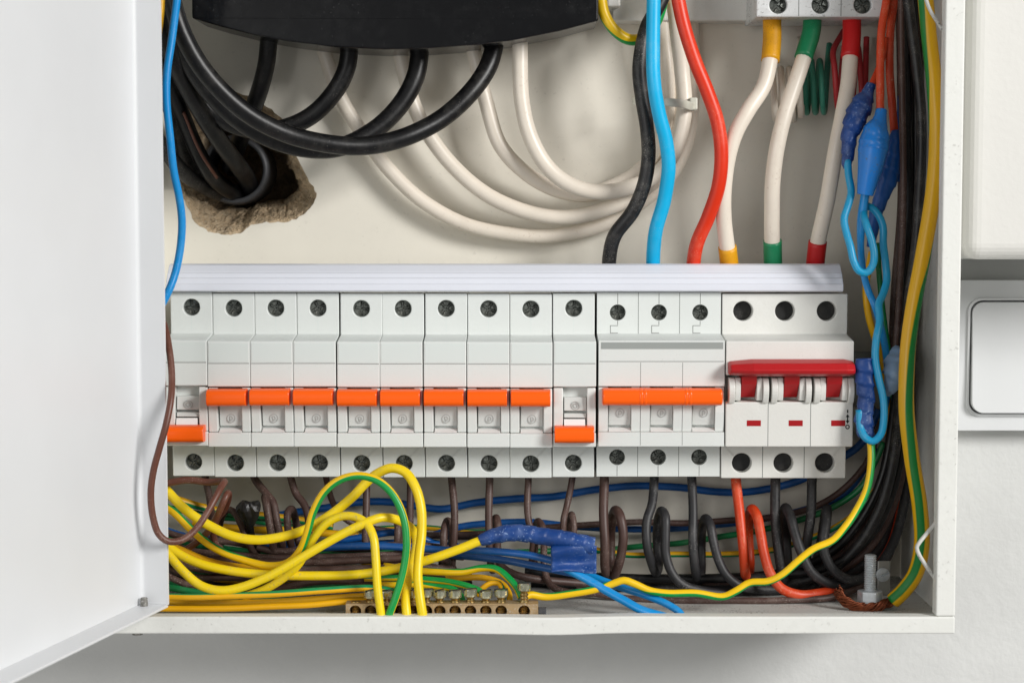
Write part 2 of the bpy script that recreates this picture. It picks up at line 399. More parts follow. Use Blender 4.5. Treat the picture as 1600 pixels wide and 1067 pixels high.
# ------------------------------------------------------------------ things around the cabinet on the wall
nb = empty('wall_box', 'cream painted metal box on the wall at the upper right', 'box', P(1560, 405, 0))
nb.location = (0, 0, 0)
b = bmesh.new(); boxd(b, X(1511, 88, 200), X(1511, 88, 200) + .30, 0.6 - 2, 88, Z(406, 88), Z(406, 88) + .4)
o = bevel(link(b, 'body', 'box', nb), .0065, 6); o.modifiers['bevel'].angle_limit = math.radians(60)
b = bmesh.new(); boxd(b, X(1509.5, 60, 200), X(1511, 88, 200) + .305, 2, 34, Z(408, 88) - .0006, Z(406, 88) + .402)
bevel(link(b, 'back_flange', 'paint', nb), .001)
sw = empty('light_switch', 'white rocker light switch with rounded frame below the wall box', 'light switch')
def rrect(x0, x1, z0, z1, r, n=8):
    out = []
    for cx, cz, a0 in ((x1 - r, z1 - r, 0), (x0 + r, z1 - r, 90), (x0 + r, z0 + r, 180), (x1 - r, z0 + r, 270)):
        for k in range(n + 1):
            a = math.radians(a0 + 90 * k / n); out.append((cx + r * math.cos(a), cz + r * math.sin(a)))
    return out
def prism_y(bm, outline, d0, d1, holes=()):
    ls = sheet_with_holes(bm, outline, list(holes), -d0 * .001)
    fs = bm.faces[:]
    r = bmesh.ops.extrude_face_region(bm, geom=fs)
    for v in r['geom']:
        if isinstance(v, bmesh.types.BMVert): v.co.y = -d1 * .001
    bmesh.ops.recalc_face_normals(bm, faces=bm.faces)
sx0, sx1, sz0, sz1 = X(1488, 10), X(1488, 10) + .081, Z(672, 10), Z(438, 10)
ix0, ix1, iz0, iz1 = X(1515, 12), sx1 - (X(1515, 12) - sx0), Z(646, 12), Z(470, 12)
b = bmesh.new(); prism_y(b, rrect(sx0, sx1, sz0, sz1, .003), 0, 11, [rrect(ix0, ix1, iz0, iz1, .0055)])
bevel(link(b, 'frame', 'switch', sw), .0012, 3, 50)
b = bmesh.new(); prism_y(b, rrect(ix0 - .0012, ix1 + .0012, iz0 - .0012, iz1 + .0012, .006), 11.05, 12.2, [rrect(ix0 - .0002, ix1, iz0 - .0002, iz1 + .0002, .0055)])
bevel(link(b, 'inner_bezel', 'switch', sw), .0004, 2, 50)
b = bmesh.new(); prism_y(b, rrect(ix0 + .0006, ix1 - .0006, iz0 + .0006, iz1 - .0006, .005), 1, 14.5)
for v in b.verts:
    if v.co.y < -.01: v.co.y += (v.co.z - iz0) / (iz1 - iz0) * .003 - .001
bevel(link(b, 'rocker', 'switch', sw), .0011, 4, 50)

# ------------------------------------------------------------------ big devices at the top
b = bmesh.new()
low = [(300, 29), (340, 41), (400, 56), (450, 65), (520, 74), (600, 78), (675, 76), (750, 70), (800, 64), (875, 49), (935, 33)]
fr = [P(x, y, 50) for x, y in low]
outline = [(p.x, p.z) for p in fr] + [(fr[-1].x, fr[-1].z + .12), (fr[0].x - .001, fr[-1].z + .12)]
prism_y(b, outline, 14, 50)
cover = bevel(tag(link(b, 'terminal_cover', 'blackbox'), 'black plastic cover with curved lower edge above the thick cables', 'cover'), .0012, 3, 40)
b = bmesh.new(); boxd(b, X(957, 16, 0), X(1172, 16, 0), 0.3, 16, Z(33, 16), Z(33, 16) + .1)
boxd(b, X(948, 20, 0), X(969, 20, 0), 2, 22, Z(11, 22), Z(11, 22) + .1)
bevel(tag(link(b, 'grey_device', 'iso'), 'light grey device housing at the top, behind the blue and red cables', 'device'), .0008)
def screw_mesh(r, rot, slot=0.16, kind='cross', n=9, k=40, dome=.12, depth=.28):
    bm = bmesh.new(); rows = []
    for i in range(1, n + 1):
        rr = r * i / n; row = []
        for j in range(k):
            a = 2 * math.pi * j / k; x, z = rr * math.cos(a), rr * math.sin(a)
            u, v = x * math.cos(rot) + z * math.sin(rot), -x * math.sin(rot) + z * math.cos(rot)
            inslot = abs(v) < slot * r or (kind == 'cross' and abs(u) < slot * r)
            if rr > .82 * r and kind == 'cross': inslot = False
            y = -dome * r * (1 - (rr / r) ** 2) + (depth * r if inslot else 0)
            row.append(bm.verts.new((x, y, z)))
        rows.append(row)
    c = bm.verts.new((0, depth * r, 0))
    for j in range(k): bm.faces.new((c, rows[0][j], rows[0][(j + 1) % k]))
    for a, d in zip(rows, rows[1:]):
        for j in range(k): bm.faces.new((a[j], d[j], d[(j + 1) % k], a[(j + 1) % k]))
    last = rows[-1]; low_ = [bm.verts.new((v.co.x, .0012, v.co.z)) for v in last]
    for j in range(k): bm.faces.new((last[j], low_[j], low_[(j + 1) % k], last[(j + 1) % k]))
    bmesh.ops.recalc_face_normals(bm, faces=bm.faces)
    me = bpy.data.meshes.new('terminal_screw'); bm.to_mesh(me); bm.free(); me.materials.append(M['screw'])
    return me
SCREWS = [screw_mesh(.00345, a) for a in (0.2, 0.75, 1.1, 0.5, 1.4)]
def place_screw(x, z, d, parent, i, s=1.0, name='terminal_screw'):
    o = bpy.data.objects.new(name, SCREWS[i % 5]); COL.objects.link(o); o.parent = parent
    o.location = (x, -d * .001, z); o.scale = (s, s, s); return o
mb = empty('main_breaker', 'white three pole device at the top right with sleeved cables below', 'breaker')
b = bmesh.new()
x0, x1 = X(1182, 50, 20), X(1382, 50, 20); z0, z1 = Z(27, 50), Z(27, 50) + .1
hc3 = [(X(px, 50, 8), Z(8, 50)) for px in (1216, 1282, 1348)]
ls = sheet_with_holes(b, [(x0, z0), (x1, z0), (x1, z1), (x0, z1)], [circle(x, z, .0037) for x, z in hc3], -.050)
bk = [b.verts.new((v.co.x, -.010, v.co.z)) for v in ls[0]]
for i in range(4): b.faces.new((ls[0][i], ls[0][(i + 1) % 4], bk[(i + 1) % 4], bk[i]))
for lp_ in ls[1:]:
    q = [b.verts.new((v.co.x, -.044, v.co.z)) for v in lp_]
    for i in range(len(lp_)): b.faces.new((lp_[i], lp_[(i + 1) % len(lp_)], q[(i + 1) % len(q)], q[i]))
    b.faces.new(q)
bmesh.ops.recalc_face_normals(b, faces=b.faces)
M['dustyiso'] = mat('dusty_device_plastic', (214, 216, 216), 0.45, dust=0.9, dustcol=(110, 108, 104), dscale=900, var=0.04)
bevel(link(b, 'housing', 'dustyiso', mb), .0006, 2, 50)
for i, (x, z) in enumerate(hc3): place_screw(x, z, 47.6, mb, i + 1, 1.02)
for px in (1248, 1314):
    b = bmesh.new(); boxd(b, X(px, 50, 20) - .00015, X(px, 50, 20) + .00015, 49, 50.06, z0 + .0004, z1); link(b, 'pole_seam', 'seam', mb)

# ------------------------------------------------------------------ rail, busbar cover and the row of breakers
b = bmesh.new()
zc = (Z(582, 9) + Z(638, 9)) / 2
for s in (1, -1): boxd(b, X(235, 8), X(1368, 8), 7.2, 8.4, zc + s * .0125 - .005, zc + s * .0125 + .005)
boxd(b, X(235, 8), X(1368, 8), 0.6, 1.8, zc - .0079, zc + .0079)
for s in (1, -1): boxd(b, X(235, 8), X(1368, 8), 0.6, 7.1, zc + s * .0079 - .0006, zc + s * .0079 + .0006)
tag(link(b, 'mounting_rail', 'rail'), 'steel mounting rail behind the row of breakers', 'rail')
b = bmesh.new()
pr = []
for py, d in ((456, 49), (456, 53.4), (454, 54.4), (444.5, 54.4), (443.5, 53.7), (442, 53.5), (435, 52.6), (434.3, 51.8), (433, 51.6), (427, 50.6), (426.3, 49.8), (425, 49.6), (414.5, 46), (412, 43.5)):
    pr.append((d, Z(py, d)))
pr += [(40, pr[-1][1] - .0005), (40, Z(456, 49))]
extrude_x(b, pr, X(264, 50), X(1317, 53, 456))
bevel(tag(link(b, 'busbar_cover', 'strip'), 'long white ribbed plastic strip along the top of the breakers', 'cover strip'), .0002, 1, 20)

PW = X(733, 50) - X(667, 50)                     # pitch of one pole (about 18 mm)
zt, zu0, zu1 = Z(458, 50), Z(522, 50), Z(533, 66)
zs0, zs1 = Z(604, 66), Z(676, 66); zn, zl = Z(698, 66), Z(745, 50)
PXN = PW / 67.4                                   # metres per photo pixel on the breaker's nose
def body_mesh(w, poles, hz, lz, hr, toggle=True, zt=zt, zl=zl, zs0=zs0, zs1=zs1, zn=zn, rec=60.0, corner=0):
    b = bmesh.new(); h = w / 2
    prof = [(9, zt), (50, zt), (50, zu0), (66, zu1), (66, zs0), (rec, zs0 - .0003), (rec, zs1 + .0003), (66, zs1), (66, zn), (50.0, zn + .0002), (50.0, zl), (9, zl)]
    if not toggle: prof = prof[:4] + [(66, zn), (50.0, zn + .0002), (50.0, zl), (9, zl)]
    a = [b.verts.new((-h, -d * .001, z)) for d, z in prof]; c = [b.verts.new((h, -d * .001, z)) for d, z in prof]
    n = len(prof); skip = {1, n - 3}
    for i in range(n):
        if i not in skip: b.faces.new((a[i], a[(i + 1) % n], c[(i + 1) % n], c[i]))
    b.faces.new(a); b.faces.new(c[::-1])
    pw = w / poles; xs = [-h + pw * (k + .5) for k in range(poles)]
    for i, zz in ((1, hz), (n - 3, lz)):
        lo, hi = sorted((prof[i][1], prof[i + 1][1]))
        ls = sheet_with_holes(b, [(-h, lo), (h, lo), (h, hi), (-h, hi)], [circle(x, zz, hr) for x in xs], -.050)
        for lp_ in ls[1:]:
            q = [b.verts.new((v.co.x, -.0440, v.co.z)) for v in lp_]
            for k in range(len(lp_)): b.faces.new((lp_[k], lp_[(k + 1) % len(lp_)], q[(k + 1) % len(q)], q[k]))
    bmesh.ops.remove_doubles(b, verts=b.verts, dist=1e-6)
    bmesh.ops.recalc_face_normals(b, faces=b.faces)
    return b, xs
def mesh_of(bm, name, m):
    me = bpy.data.meshes.new(name); bm.normal_update(); bm.to_mesh(me); bm.free(); me.materials.append(M[m]); return me
hz, lz = Z(481.5, 50), Z(723, 50)
# shared pieces of one pole, local x = 0 at its middle
def cheeks(b, x, wp, lo_notch=True):
    """raised side walls of the toggle well, rounded towards the bottom"""
    for a, c in ((x - wp / 2 + .0001, x - wp / 2 + 15 * PXN), (x + wp / 2 - 14 * PXN, x + wp / 2 - .0001)):
        pr = [(59, zs0 - .0004), (64.6, zs0 - .0005), (65.6, zs0 - .006), (65.7, zs0 - .011), (65.0, zs1 + .003), (64.6, zs1 + .0002), (59, zs1 + .0002)]
        extrude_x(b, pr, a, c)
def lever_mesh(w, on=True, name='lever', m='orange', ribs=()):
    b = bmesh.new(); pyc = 621.5 if on else 679.5
    zc_, hh = Z(pyc, 71), 26.5 * PXN / 2
    pr = []
    for k in range(28):
        a = 2 * math.pi * k / 28; cx, cz = math.cos(a), math.sin(a)
        e = 3.2
        pr.append((67.6 + 5.2 * math.copysign(abs(cx) ** (2 / e), cx), zc_ + hh * math.copysign(abs(cz) ** (2 / e), cz)))
    extrude_x(b, pr, -w / 2, w / 2)
    if on:                                            # concave right end of the single levers
        pass
    for rx in ribs:
        pr2 = [(67.6 + (d - 67.6) * 1.04, zc_ + (z - zc_) * 1.03) for d, z in pr]
        extrude_x(b, pr2, rx - .0009, rx + .0009)
    return mesh_of(b, name, m)
def tubeline(b, pts, r, n=6, closed=False):
    m_ = len(pts); rows = []
    for i in range(m_):
        p = Vector(pts[i]); q0 = Vector(pts[i - 1] if (i or closed) else pts[i]); q1 = Vector(pts[(i + 1) % m_] if (i < m_ - 1 or closed) else pts[i])
        T = (q1 - q0).normalized(); U = Vector((0, -1, 0)); V = T.cross(U).normalized()
        rows.append([b.verts.new(p + U * (r * .5 * math.cos(2 * math.pi * j / n)) + V * (r * math.sin(2 * math.pi * j / n))) for j in range(n)])
    for i in range(m_ if closed else m_ - 1):
        a, c = rows[i], rows[(i + 1) % m_]
        for j in range(n): b.faces.new((a[j], a[(j + 1) % n], c[(j + 1) % n], c[j]))
def mark_mesh(letter, y):
    b = bmesh.new(); R = .0017
    tubeline(b, [(R * math.cos(a), y, R * math.sin(a)) for a in [2 * math.pi * k / 22 for k in range(22)]], .00023, closed=True)
    if letter == 'D':
        tubeline(b, [(-.0004, y, -.0009), (-.0004, y, .0009)] + [(-.0004 + .0011 * math.cos(a), y, .0009 * math.sin(a)) for a in [math.pi / 2 - math.pi * k / 8 for k in range(9)]], .00023)
    else:
        tubeline(b, [(.0008 * math.cos(a), y, .0009 * math.sin(a)) for a in [2 * math.pi * k / 16 for k in range(16)]], .00021, closed=True)
    return mesh_of(b, 'embossed_mark', 'mark')
W1 = PW - .00022
bm_, _ = body_mesh(W1, 1, hz, lz, .0036)
cheeks(bm_, 0, W1)
HOUS = mesh_of(bm_, 'housing', 'mcb')
def insert_mesh(on):
    b = bmesh.new(); x0, x1 = -16.5 * PXN, 18.5 * PXN
    if on:
        extrude_x(b, [(58, Z(630, 64)), (64.2, Z(630, 64)), (63.0, Z(656, 63)), (62.3, Z(665, 62.5)), (58, Z(665, 62.5))], x0, x1)
    else:
        extrude_x(b, [(58, Z(620, 63)), (62.6, Z(620, 63)), (63.6, Z(641, 63)), (58, Z(641, 63))], x0, x1)
        extrude_x(b, [(58, Z(645, 63)), (63.4, Z(645, 63)), (64.4, Z(652, 64)), (58, Z(652, 64))], x0, x1)
    return mesh_of(b, 'toggle_plate', 'mcb2')
INS = {True: insert_mesh(True), False: insert_mesh(False)}
b = bmesh.new(); extrude_x(b, [(59.5, Z(668.5, 62)), (61.8, Z(668.5, 62)), (65.9, Z(675.5, 66)), (59.5, Z(675.5, 66))], -16.5 * PXN, 18.5 * PXN); RAMP = {True: mesh_of(b, 'ramp', 'mcb_white')}
b = bmesh.new(); extrude_x(b, [(59.5, Z(654.5, 62)), (64.6, Z(654.5, 65)), (66.2, Z(668, 66)), (59.5, Z(668, 66))], -16.5 * PXN, 16.5 * PXN); RAMP[False] = mesh_of(b, 'ramp', 'mcb_white')
MARK = {True: mark_mesh('D', 0), False: mark_mesh('O', 0)}
LEV = {True: lever_mesh(61.5 * PXN, True), False: lever_mesh(61.5 * PXN, False)}
b = bmesh.new(); boxd(b, -W1 / 2 + .0006, W1 / 2 - .0006, 65.5, 66.12, Z(566, 66), Z(536, 66)); LAB = mesh_of(b, 'blank_label', 'label')
b = bmesh.new(); boxd(b, -W1 / 2 + .0003, W1 / 2 - .0003, 65.5, 66.05, Z(568.2, 66), Z(567.2, 66)); GRV = mesh_of(b, 'cover_seam', 'seam')
b = bmesh.new(); boxd(b, -.00012, .00012, 49.5, 50.04, zu0 + .001, hz - .0040); boxd(b, -.00012, .00012, 49.5, 50.04, zl + .0006, lz - .0040); MLD = mesh_of(b, 'mould_line', 'label')
def child(me, name, parent, loc=(0, 0, 0)):
    o = bpy.data.objects.new(name, me); COL.objects.link(o); o.parent = parent; o.location = loc; return o
ordn = ['first', 'second', 'third', 'fourth', 'fifth', 'sixth', 'seventh', 'eighth', 'ninth', 'tenth']
xbase = X(268, 50)
gaps = [0, 0, 0, 0, .0004, 0, .0003, .0002, 0, .0003]
xx = xbase; step = (X(929, 50) - xbase - sum(gaps)) / 10
for i in range(10):
    xx += gaps[i]; on = i not in (0, 9)
    if i == 0: lab = 'white circuit breaker with lowered orange lever at the left end, beside the door'
    elif i == 9: lab = 'white circuit breaker with lowered orange lever, next to the three pole breaker'
    else: lab = 'single white circuit breaker with raised orange lever, %s from the left in the row' % ordn[i]
    jz = (0.0004, 0, 0, 0, -.0002, -.0002, -.00015, -.0003, -.0004, -.0001)[i]
    r = empty('circuit_breaker', lab, 'circuit breaker', (xx + step / 2, 0, jz), 'single pole breakers on the rail')
    th_ = random.uniform(-.0035, .0035); r.rotation_euler = (0, th_, 0); zc_ = (zt + zl) / 2
    r.location = (r.location.x - math.sin(th_) * zc_, random.uniform(-.0002, .0002), r.location.z + zc_ - math.cos(th_) * zc_)
    xx += step
    bevel(child(HOUS, 'housing', r), .0004, 2, 40)
    k = random.uniform(-.00015, .00015)
    bevel(child(LEV[on], 'lever', r, (-.0004 + k, 0, random.uniform(-.0001, .0001))), .0003, 2, 50)
    pl = bevel(child(INS[on], 'toggle_plate', r), .0002, 1, 40)
    m_ = child(MARK[on], 'embossed_mark', pl, (.0004, -.0633 if on else -.0636, Z(653 if on else 633, 63)))
    m_.rotation_euler = (math.radians(3 if on else -4), random.uniform(-.5, .3), 0)
    child(RAMP[on], 'ramp', r); child(LAB, 'blank_label', r); child(GRV, 'cover_seam', r); child(MLD, 'mould_line', r)
    place_screw(0, hz, 47.6, r, i, 1.0); place_screw(0, lz, 47.4, r, i + 2, 1.0)
# three pole breaker
xa, xb = X(932, 50), X(1126, 50); w3 = xb - xa - .0003
t3 = empty('three_pole_breaker', 'white three pole breaker with one long orange lever and grey stripe', 'circuit breaker', ((xa + xb) / 2, 0, .0002))
bm_, xs3 = body_mesh(w3, 3, Z(489, 50), Z(715, 50), .0034)
for x in xs3: cheeks(bm_, x, w3 / 3)
bevel(link(bm_, 'housing', 'mcb', t3), .0004, 2, 40)
lv = lever_mesh(186 * PXN, True, ribs=(-33 * PXN, -27 * PXN, 37 * PXN, 43 * PXN)); bevel(child(lv, 'lever', t3), .0006, 3, 50)
b = bmesh.new(); boxd(b, -w3 / 2 + .001, w3 / 2 - .0007, 65.4, 66.1, Z(546, 66), Z(535.5, 66)); link(b, 'grey_stripe', 'grey', t3)
b = bmesh.new(); boxd(b, -w3 / 2 + .0003, w3 / 2 - .0003, 65.5, 66.05, Z(566, 66), Z(565, 66)); link(b, 'cover_seam', 'seam', t3)
for x in (xs3[0] + w3 / 6, xs3[1] + w3 / 6):
    b = bmesh.new(); boxd(b, x - .0001, x + .0001, 65.5, 66.04, zs0, Z(567, 66)); boxd(b, x - .0001, x + .0001, 65.5, 66.04, zn + .0005, zs1)
    boxd(b, x - .00012, x + .00012, 49.5, 50.04, zu0, zt); boxd(b, x - .00012, x + .00012, 49.5, 50.04, zl, zn); link(b, 'pole_seam', 'seam', t3)
for k, x in enumerate(xs3):
    place_screw(x, Z(489, 50), 47.6, t3, k, .97); place_screw(x, Z(715, 50), 47.4, t3, k + 2, .97)
    pl = bevel(child(INS[True], 'toggle_plate', t3, (x, 0, 0)), .0002, 1, 40)
    m_ = child(MARK[True], 'embossed_mark', pl, (.0004, -.0637, Z(645, 63))); m_.rotation_euler = (math.radians(3), 0, 0)
    child(RAMP[True], 'ramp', t3, (x, 0, 0))
    b = bmesh.new()                                  # small clip outline under each screw
    e = .00013; q0, q1 = x - 12 * PXN, x + .4 * PXN; y0, y1 = Z(521.5, 50), Z(509, 50)
    boxd(b, q0, q0 + 2 * e, 49.5, 50.06, y0, y1); boxd(b, q0 + 2 * e, q1, 49.5, 50.06, y0, y0 + 2 * e); boxd(b, q0 + 2 * e, q1, 49.5, 50.06, y1 - 2 * e, y1)
    boxd(b, x - e, x + e, 49.5, 50.05, y1 + .0002, Z(489, 50) - .0036); boxd(b, x - e, x + e, 49.5, 50.05, Z(489, 50) + .0036, zt - .0003)
    boxd(b, x - e, x + e, 49.5, 50.05, zl + .0003, Z(715, 50) - .0036)
    link(b, 'clip_outline', 'seam', t3)
# isolator with the red bar
xa, xb = X(1127.5, 50), X(1323, 50); w4 = xb - xa
iso = empty('isolator_switch', 'white three pole isolator switch with a red bar handle at the right end', 'isolator', ((xa + xb) / 2, 0, 0))
bm_, xs4 = body_mesh(w4, 3, Z(486, 50), Z(723, 50), .0042, zt=Z(459, 50), zl=Z(747, 50), zs0=Z(586, 66), zs1=Z(628, 66), rec=58)
bevel(link(bm_, 'housing', 'iso', iso), .0005, 3, 40)
for x in xs4:
    for zz, s_ in ((Z(486, 50), 1.0), (Z(723, 50), 1.0)):
        b = bmesh.new(); bmesh.ops.create_cone(b, cap_ends=True, segments=28, radius1=.0041, radius2=.0039, depth=.006)
        for vv in b.verts: vv.co = Vector((vv.co.x + x, -.0440 + vv.co.z + .0018, vv.co.y + zz))
        o = link(b, 'screw_well', 'hole', iso)
b = bmesh.new(); zc_ = Z(575, 76)
prs = []; hw = 197 * PXN / 2 * .985
for d, py in ((66.5, 588), (72, 588), (76.5, 583), (77.5, 577), (75, 567), (70, 562.5), (66.5, 562.5)): prs.append((d, py))
def hexbar(b, stations):
    rows = []
    for x, s, sh in stations: rows.append([b.verts.new((x, -(66.5 + (d - 66.5) * s) * .001, Z(575, 72) + (Z(py, 72) - Z(575, 72)) * s + sh)) for d, py in prs])
    for a, c in zip(rows, rows[1:]):
        for k in range(len(prs)): b.faces.new((a[k], a[(k + 1) % len(prs)], c[(k + 1) % len(prs)], c[k]))
    b.faces.new(rows[0][::-1]); b.faces.new(rows[-1]); bmesh.ops.recalc_face_normals(b, faces=b.faces)
hexbar(b, [(-hw, .72, -.0004), (-hw + .0006, .80, -.0002), (-hw + 36 * PXN, 1.0, 0), (hw - 14 * PXN, 1.0, 0), (hw - .0006, .86, -.0002), (hw, .78, -.0003)])
handle = bevel(link(b, 'handle', 'red', iso), .0005, 2, 25)
for x in xs4:
    xm = x + 2.0 * PXN
    b = bmesh.new(); extrude_x(b, [(57, Z(588, 66)), (70, Z(588, 70)), (68, Z(600, 68)), (62, Z(621, 63)), (57, Z(621, 63))], xm - 11.5 * PXN, xm + 12 * PXN)
    bevel(link(b, 'lever_arm', 'red', handle), .0004)
    for s, ww in ((-1, 26), (1, 20)):
        for k_ in range(2):                          # stepped round cheeks beside each arm
            rad = (.0066, .0054)[k_]; a0 = xm + s * (12.5 + (9.5 if k_ == 0 else 0)) * PXN; a1 = a0 + s * 9.0 * PXN
            pr = [(57, Z(590, 66)), (66.5, Z(590, 66))]
            for q in range(9):
                t = q / 8; pr.append((66 + (3.4 - 1.6 * k_) * math.sin(math.pi * (0.15 + .75 * t)), Z(591 + 39 * t - (4 * k_ * t), 67)))
            pr.append((57, Z(628, 66)))
            bb = bmesh.new(); extrude_x(bb, pr, min(a0, a1), max(a0, a1)); bevel(link(bb, 'cheek', 'iso', iso), .0003)
for k, x in enumerate(xs4):
    bb = bmesh.new(); cx = x + (11, 10, 10)[k] * PXN
    boxd(bb, cx - 11 * PXN, cx + 11 * PXN, 65.5, 66.08, Z(665.5, 66), Z(656.5, 66)); link(bb, 'indicator_window', 'redwin', iso)
for x in (xs4[0] + w4 / 6, xs4[1] + w4 / 6):
    b = bmesh.new(); boxd(b, x - .00013, x + .00013, 65.5, 66.05, zn + .0003, Z(629, 66)); boxd(b, x - .00015, x + .00015, 49.5, 50.05, Z(746, 50), zn); link(b, 'pole_seam', 'seam', iso)
b = bmesh.new(); cx = X(1325, 66) - (xa + xb) / 2                         # printed I, double arrow, O
def printbox(x0, x1, p0, p1): boxd(b, x0, x1, 65.6, 66.06, Z(p1, 66), Z(p0, 66))
printbox(cx - .00028, cx + .00028, 640, 645); printbox(cx - .00024, cx + .00024, 650, 659)
for p, s in ((646.5, 1), (662, -1)):
    a = Vector((cx, -.06606, Z(p, 66))); h_ = Z(p + 5 * s, 66)
    b.faces.new([b.verts.new(q) for q in (a, (cx - .0008, -.06606, h_), (cx + .0008, -.06606, h_))])
ring_c = Z(666.8, 66)
ro = [b.verts.new((cx + .00095 * math.cos(2 * math.pi * k / 20), -.06606, ring_c + .0010 * math.sin(2 * math.pi * k / 20))) for k in range(20)]
ri = [b.verts.new((cx + .00050 * math.cos(2 * math.pi * k / 20), -.06606, ring_c + .00055 * math.sin(2 * math.pi * k / 20))) for k in range(20)]
for k in range(20): b.faces.new((ro[k], ro[(k + 1) % 20], ri[(k + 1) % 20], ri[k]))
link(b, 'on_off_mark', 'dark', iso)

# ------------------------------------------------------------------ thick cables, upper left
G = 'black cables from the curved cover'
wire('black_cable', 'thick black cable on top, looping from the cover\'s right side to the left', 'c_black', 30, [(256, -60, 74), (266, -10, 72), (284, 50, 70), (315, 106, 68), (360, 156, 64), (405, 190, 60), (455, 212, 56), (520, 226, 52), (575, 228, 48), (632, 215, 44), (690, 186, 38), (735, 145, 34), (762, 105, 30), (773, 66, 27), (776, 40, 26)], cat='cable', group=G)
wire('black_cable', 'thick black cable second from the right under the curved cover', 'c_black', 30, [(245, -40, 56), (262, 20, 55), (288, 86, 52), (320, 136, 49), (362, 180, 46), (412, 212, 42), (470, 231, 38), (530, 231, 36), (582, 206, 33), (624, 166, 30), (649, 120, 28), (657, 74, 26), (659, 50, 26)], cat='cable', group=G)
wire('black_cable', 'thick black cable third from the right under the curved cover', 'c_black', 29, [(244, 20, 36), (270, 95, 34), (312, 158, 31), (366, 196, 28), (415, 204, 26), (457, 196, 25), (495, 175, 25), (524, 143, 25), (541, 108, 25), (546, 72, 25), (547, 50, 25)], cat='cable', group=G)
wire('black_cable', 'thick black cable leftmost under the curved cover, going to the wall hole', 'c_black', 28, [(421, 40, 25), (420, 62, 24), (416, 100, 22), (406, 140, 17), (392, 180, 10), (372, 225, -4), (362, 255, -22), (362, 262, -50)], cat='cable', group=G)
G2 = 'black cables entering the wall hole'
wire('black_cable', 'black cable running down from the upper left into the wall hole', 'c_black', 29, [(243, -30, 64), (250, 35, 60), (274, 98, 52), (305, 160, 40), (338, 213, 24), (368, 254, 8), (386, 280, -8), (390, 297, -24), (384, 300, -55)], cat='cable', group=G2)
red_c = wire('black_cable', 'black cable with a faded red streak entering the wall hole', 'c_black', 26, [(240, 60, 40), (262, 120, 36), (284, 178, 28), (308, 236, 16), (336, 280, 2), (364, 302, -12), (376, 300, -50)], cat='cable', group=G2)
wire('faded_streak', None, 'c_brown2', 5, [(287, 176, 33.2), (311, 234, 21), (339, 278, 6.8)], parent=red_c)
wire('black_cable', 'short dusty black cable lowest in the wall hole', 'c_dust', 25, [(240, 210, 30), (262, 240, 22), (284, 268, 12), (316, 290, -2), (346, 303, -14), (362, 300, -50)], cat='cable', group=G2)
wire('black_cable', 'black cable pressed against the left edge of the wall hole', 'c_dust', 26, [(238, 120, 20), (262, 160, 16), (280, 205, 8), (290, 250, -4), (310, 280, -20), (330, 285, -50)], cat='cable', group=G2)
b = bmesh.new()                                   # corrugated conduit mouth inside the hole
cc = P(368, 266, -14); rows = []
for k in range(15):
    y = .010 + k * .0022; R = .0150 + (.0009 if k % 2 else 0)
    rows.append([b.verts.new((cc.x + R * math.cos(a), y, cc.z + R * math.sin(a))) for a in [2 * math.pi * j / 40 for j in range(40)]])
rin = [b.verts.new((cc.x + .0132 * math.cos(2 * math.pi * j / 40), .010, cc.z + .0132 * math.sin(2 * math.pi * j / 40))) for j in range(40)]
rin2 = [b.verts.new((cc.x + .0132 * math.cos(2 * math.pi * j / 40), .045, cc.z + .0132 * math.sin(2 * math.pi * j / 40))) for j in range(40)]
allr = [rin2, rin] + rows
for a, c in zip(allr, allr[1:]):
    for j in range(40): b.faces.new((a[j], a[(j + 1) % 40], c[(j + 1) % 40], c[j]))
bmesh.ops.recalc_face_normals(b, faces=b.faces)
tag(link(b, 'conduit', 'conduit', smooth=True), 'grey corrugated conduit mouth inside the wall hole', 'conduit')
wire('blue_wire', 'azure blue wire hanging along the door edge at the upper left', 'c_azure', 12.5, [(281, -40, 92), (277, 0, 92), (268, 60, 92), (261, 115, 93), (261, 165, 93), (266, 215, 92), (271, 265, 90), (280, 310, 88), (284, 345, 86), (282, 385, 85), (274, 425, 86), (262, 458, 88), (244, 492, 88), (228, 520, 80)])
wire('yellow_wire', 'yellow wire just showing at the top of the door edge', 'c_yg2', 12, [(250, -40, 88), (252, 0, 88), (250, 30, 88), (244, 70, 86), (236, 120, 80)], phi=180)

# ------------------------------------------------------------------ white cables
G = 'white cables looping from the cover to the right'
wire('white_cable', 'white cable of the innermost loop, right of the black cables', 'c_white', 25, [(812, 40, 26), (813, 83, 27), (815, 157, 28), (829, 215, 28), (856, 262, 28), (891, 289, 28), (937, 300, 28), (984, 293, 28), (1023, 275, 27), (1053, 238, 26), (1069, 180, 25), (1066, 110, 24), (1058, 50, 26), (1048, -40, 28)], cat='cable', group=G)
wire('white_cable', 'white cable of the second loop, behind the innermost one', 'c_white', 24, [(733, 50, 18), (740, 80, 18), (759, 157, 18), (782, 227, 18), (821, 270, 17), (867, 296, 16), (915, 304, 14), (955, 292, 12), (995, 270, 11), (1028, 235, 11), (1042, 185, 11), (1043, 110, 11), (1038, 50, 11), (1032, -40, 11)], cat='cable', group=G)
wire('white_cable', 'white cable of the third loop, second from the lowest', 'c_white', 24, [(620, 50, 14), (625, 83, 14), (647, 165, 14), (670, 211, 14), (713, 265, 14), (767, 308, 15), (829, 333, 16), (887, 339, 17), (945, 327, 18), (988, 308, 17), (1030, 275, 15), (1056, 225, 13), (1064, 165, 10), (1062, 90, 9), (1060, -40, 9)], cat='cable', group=G)
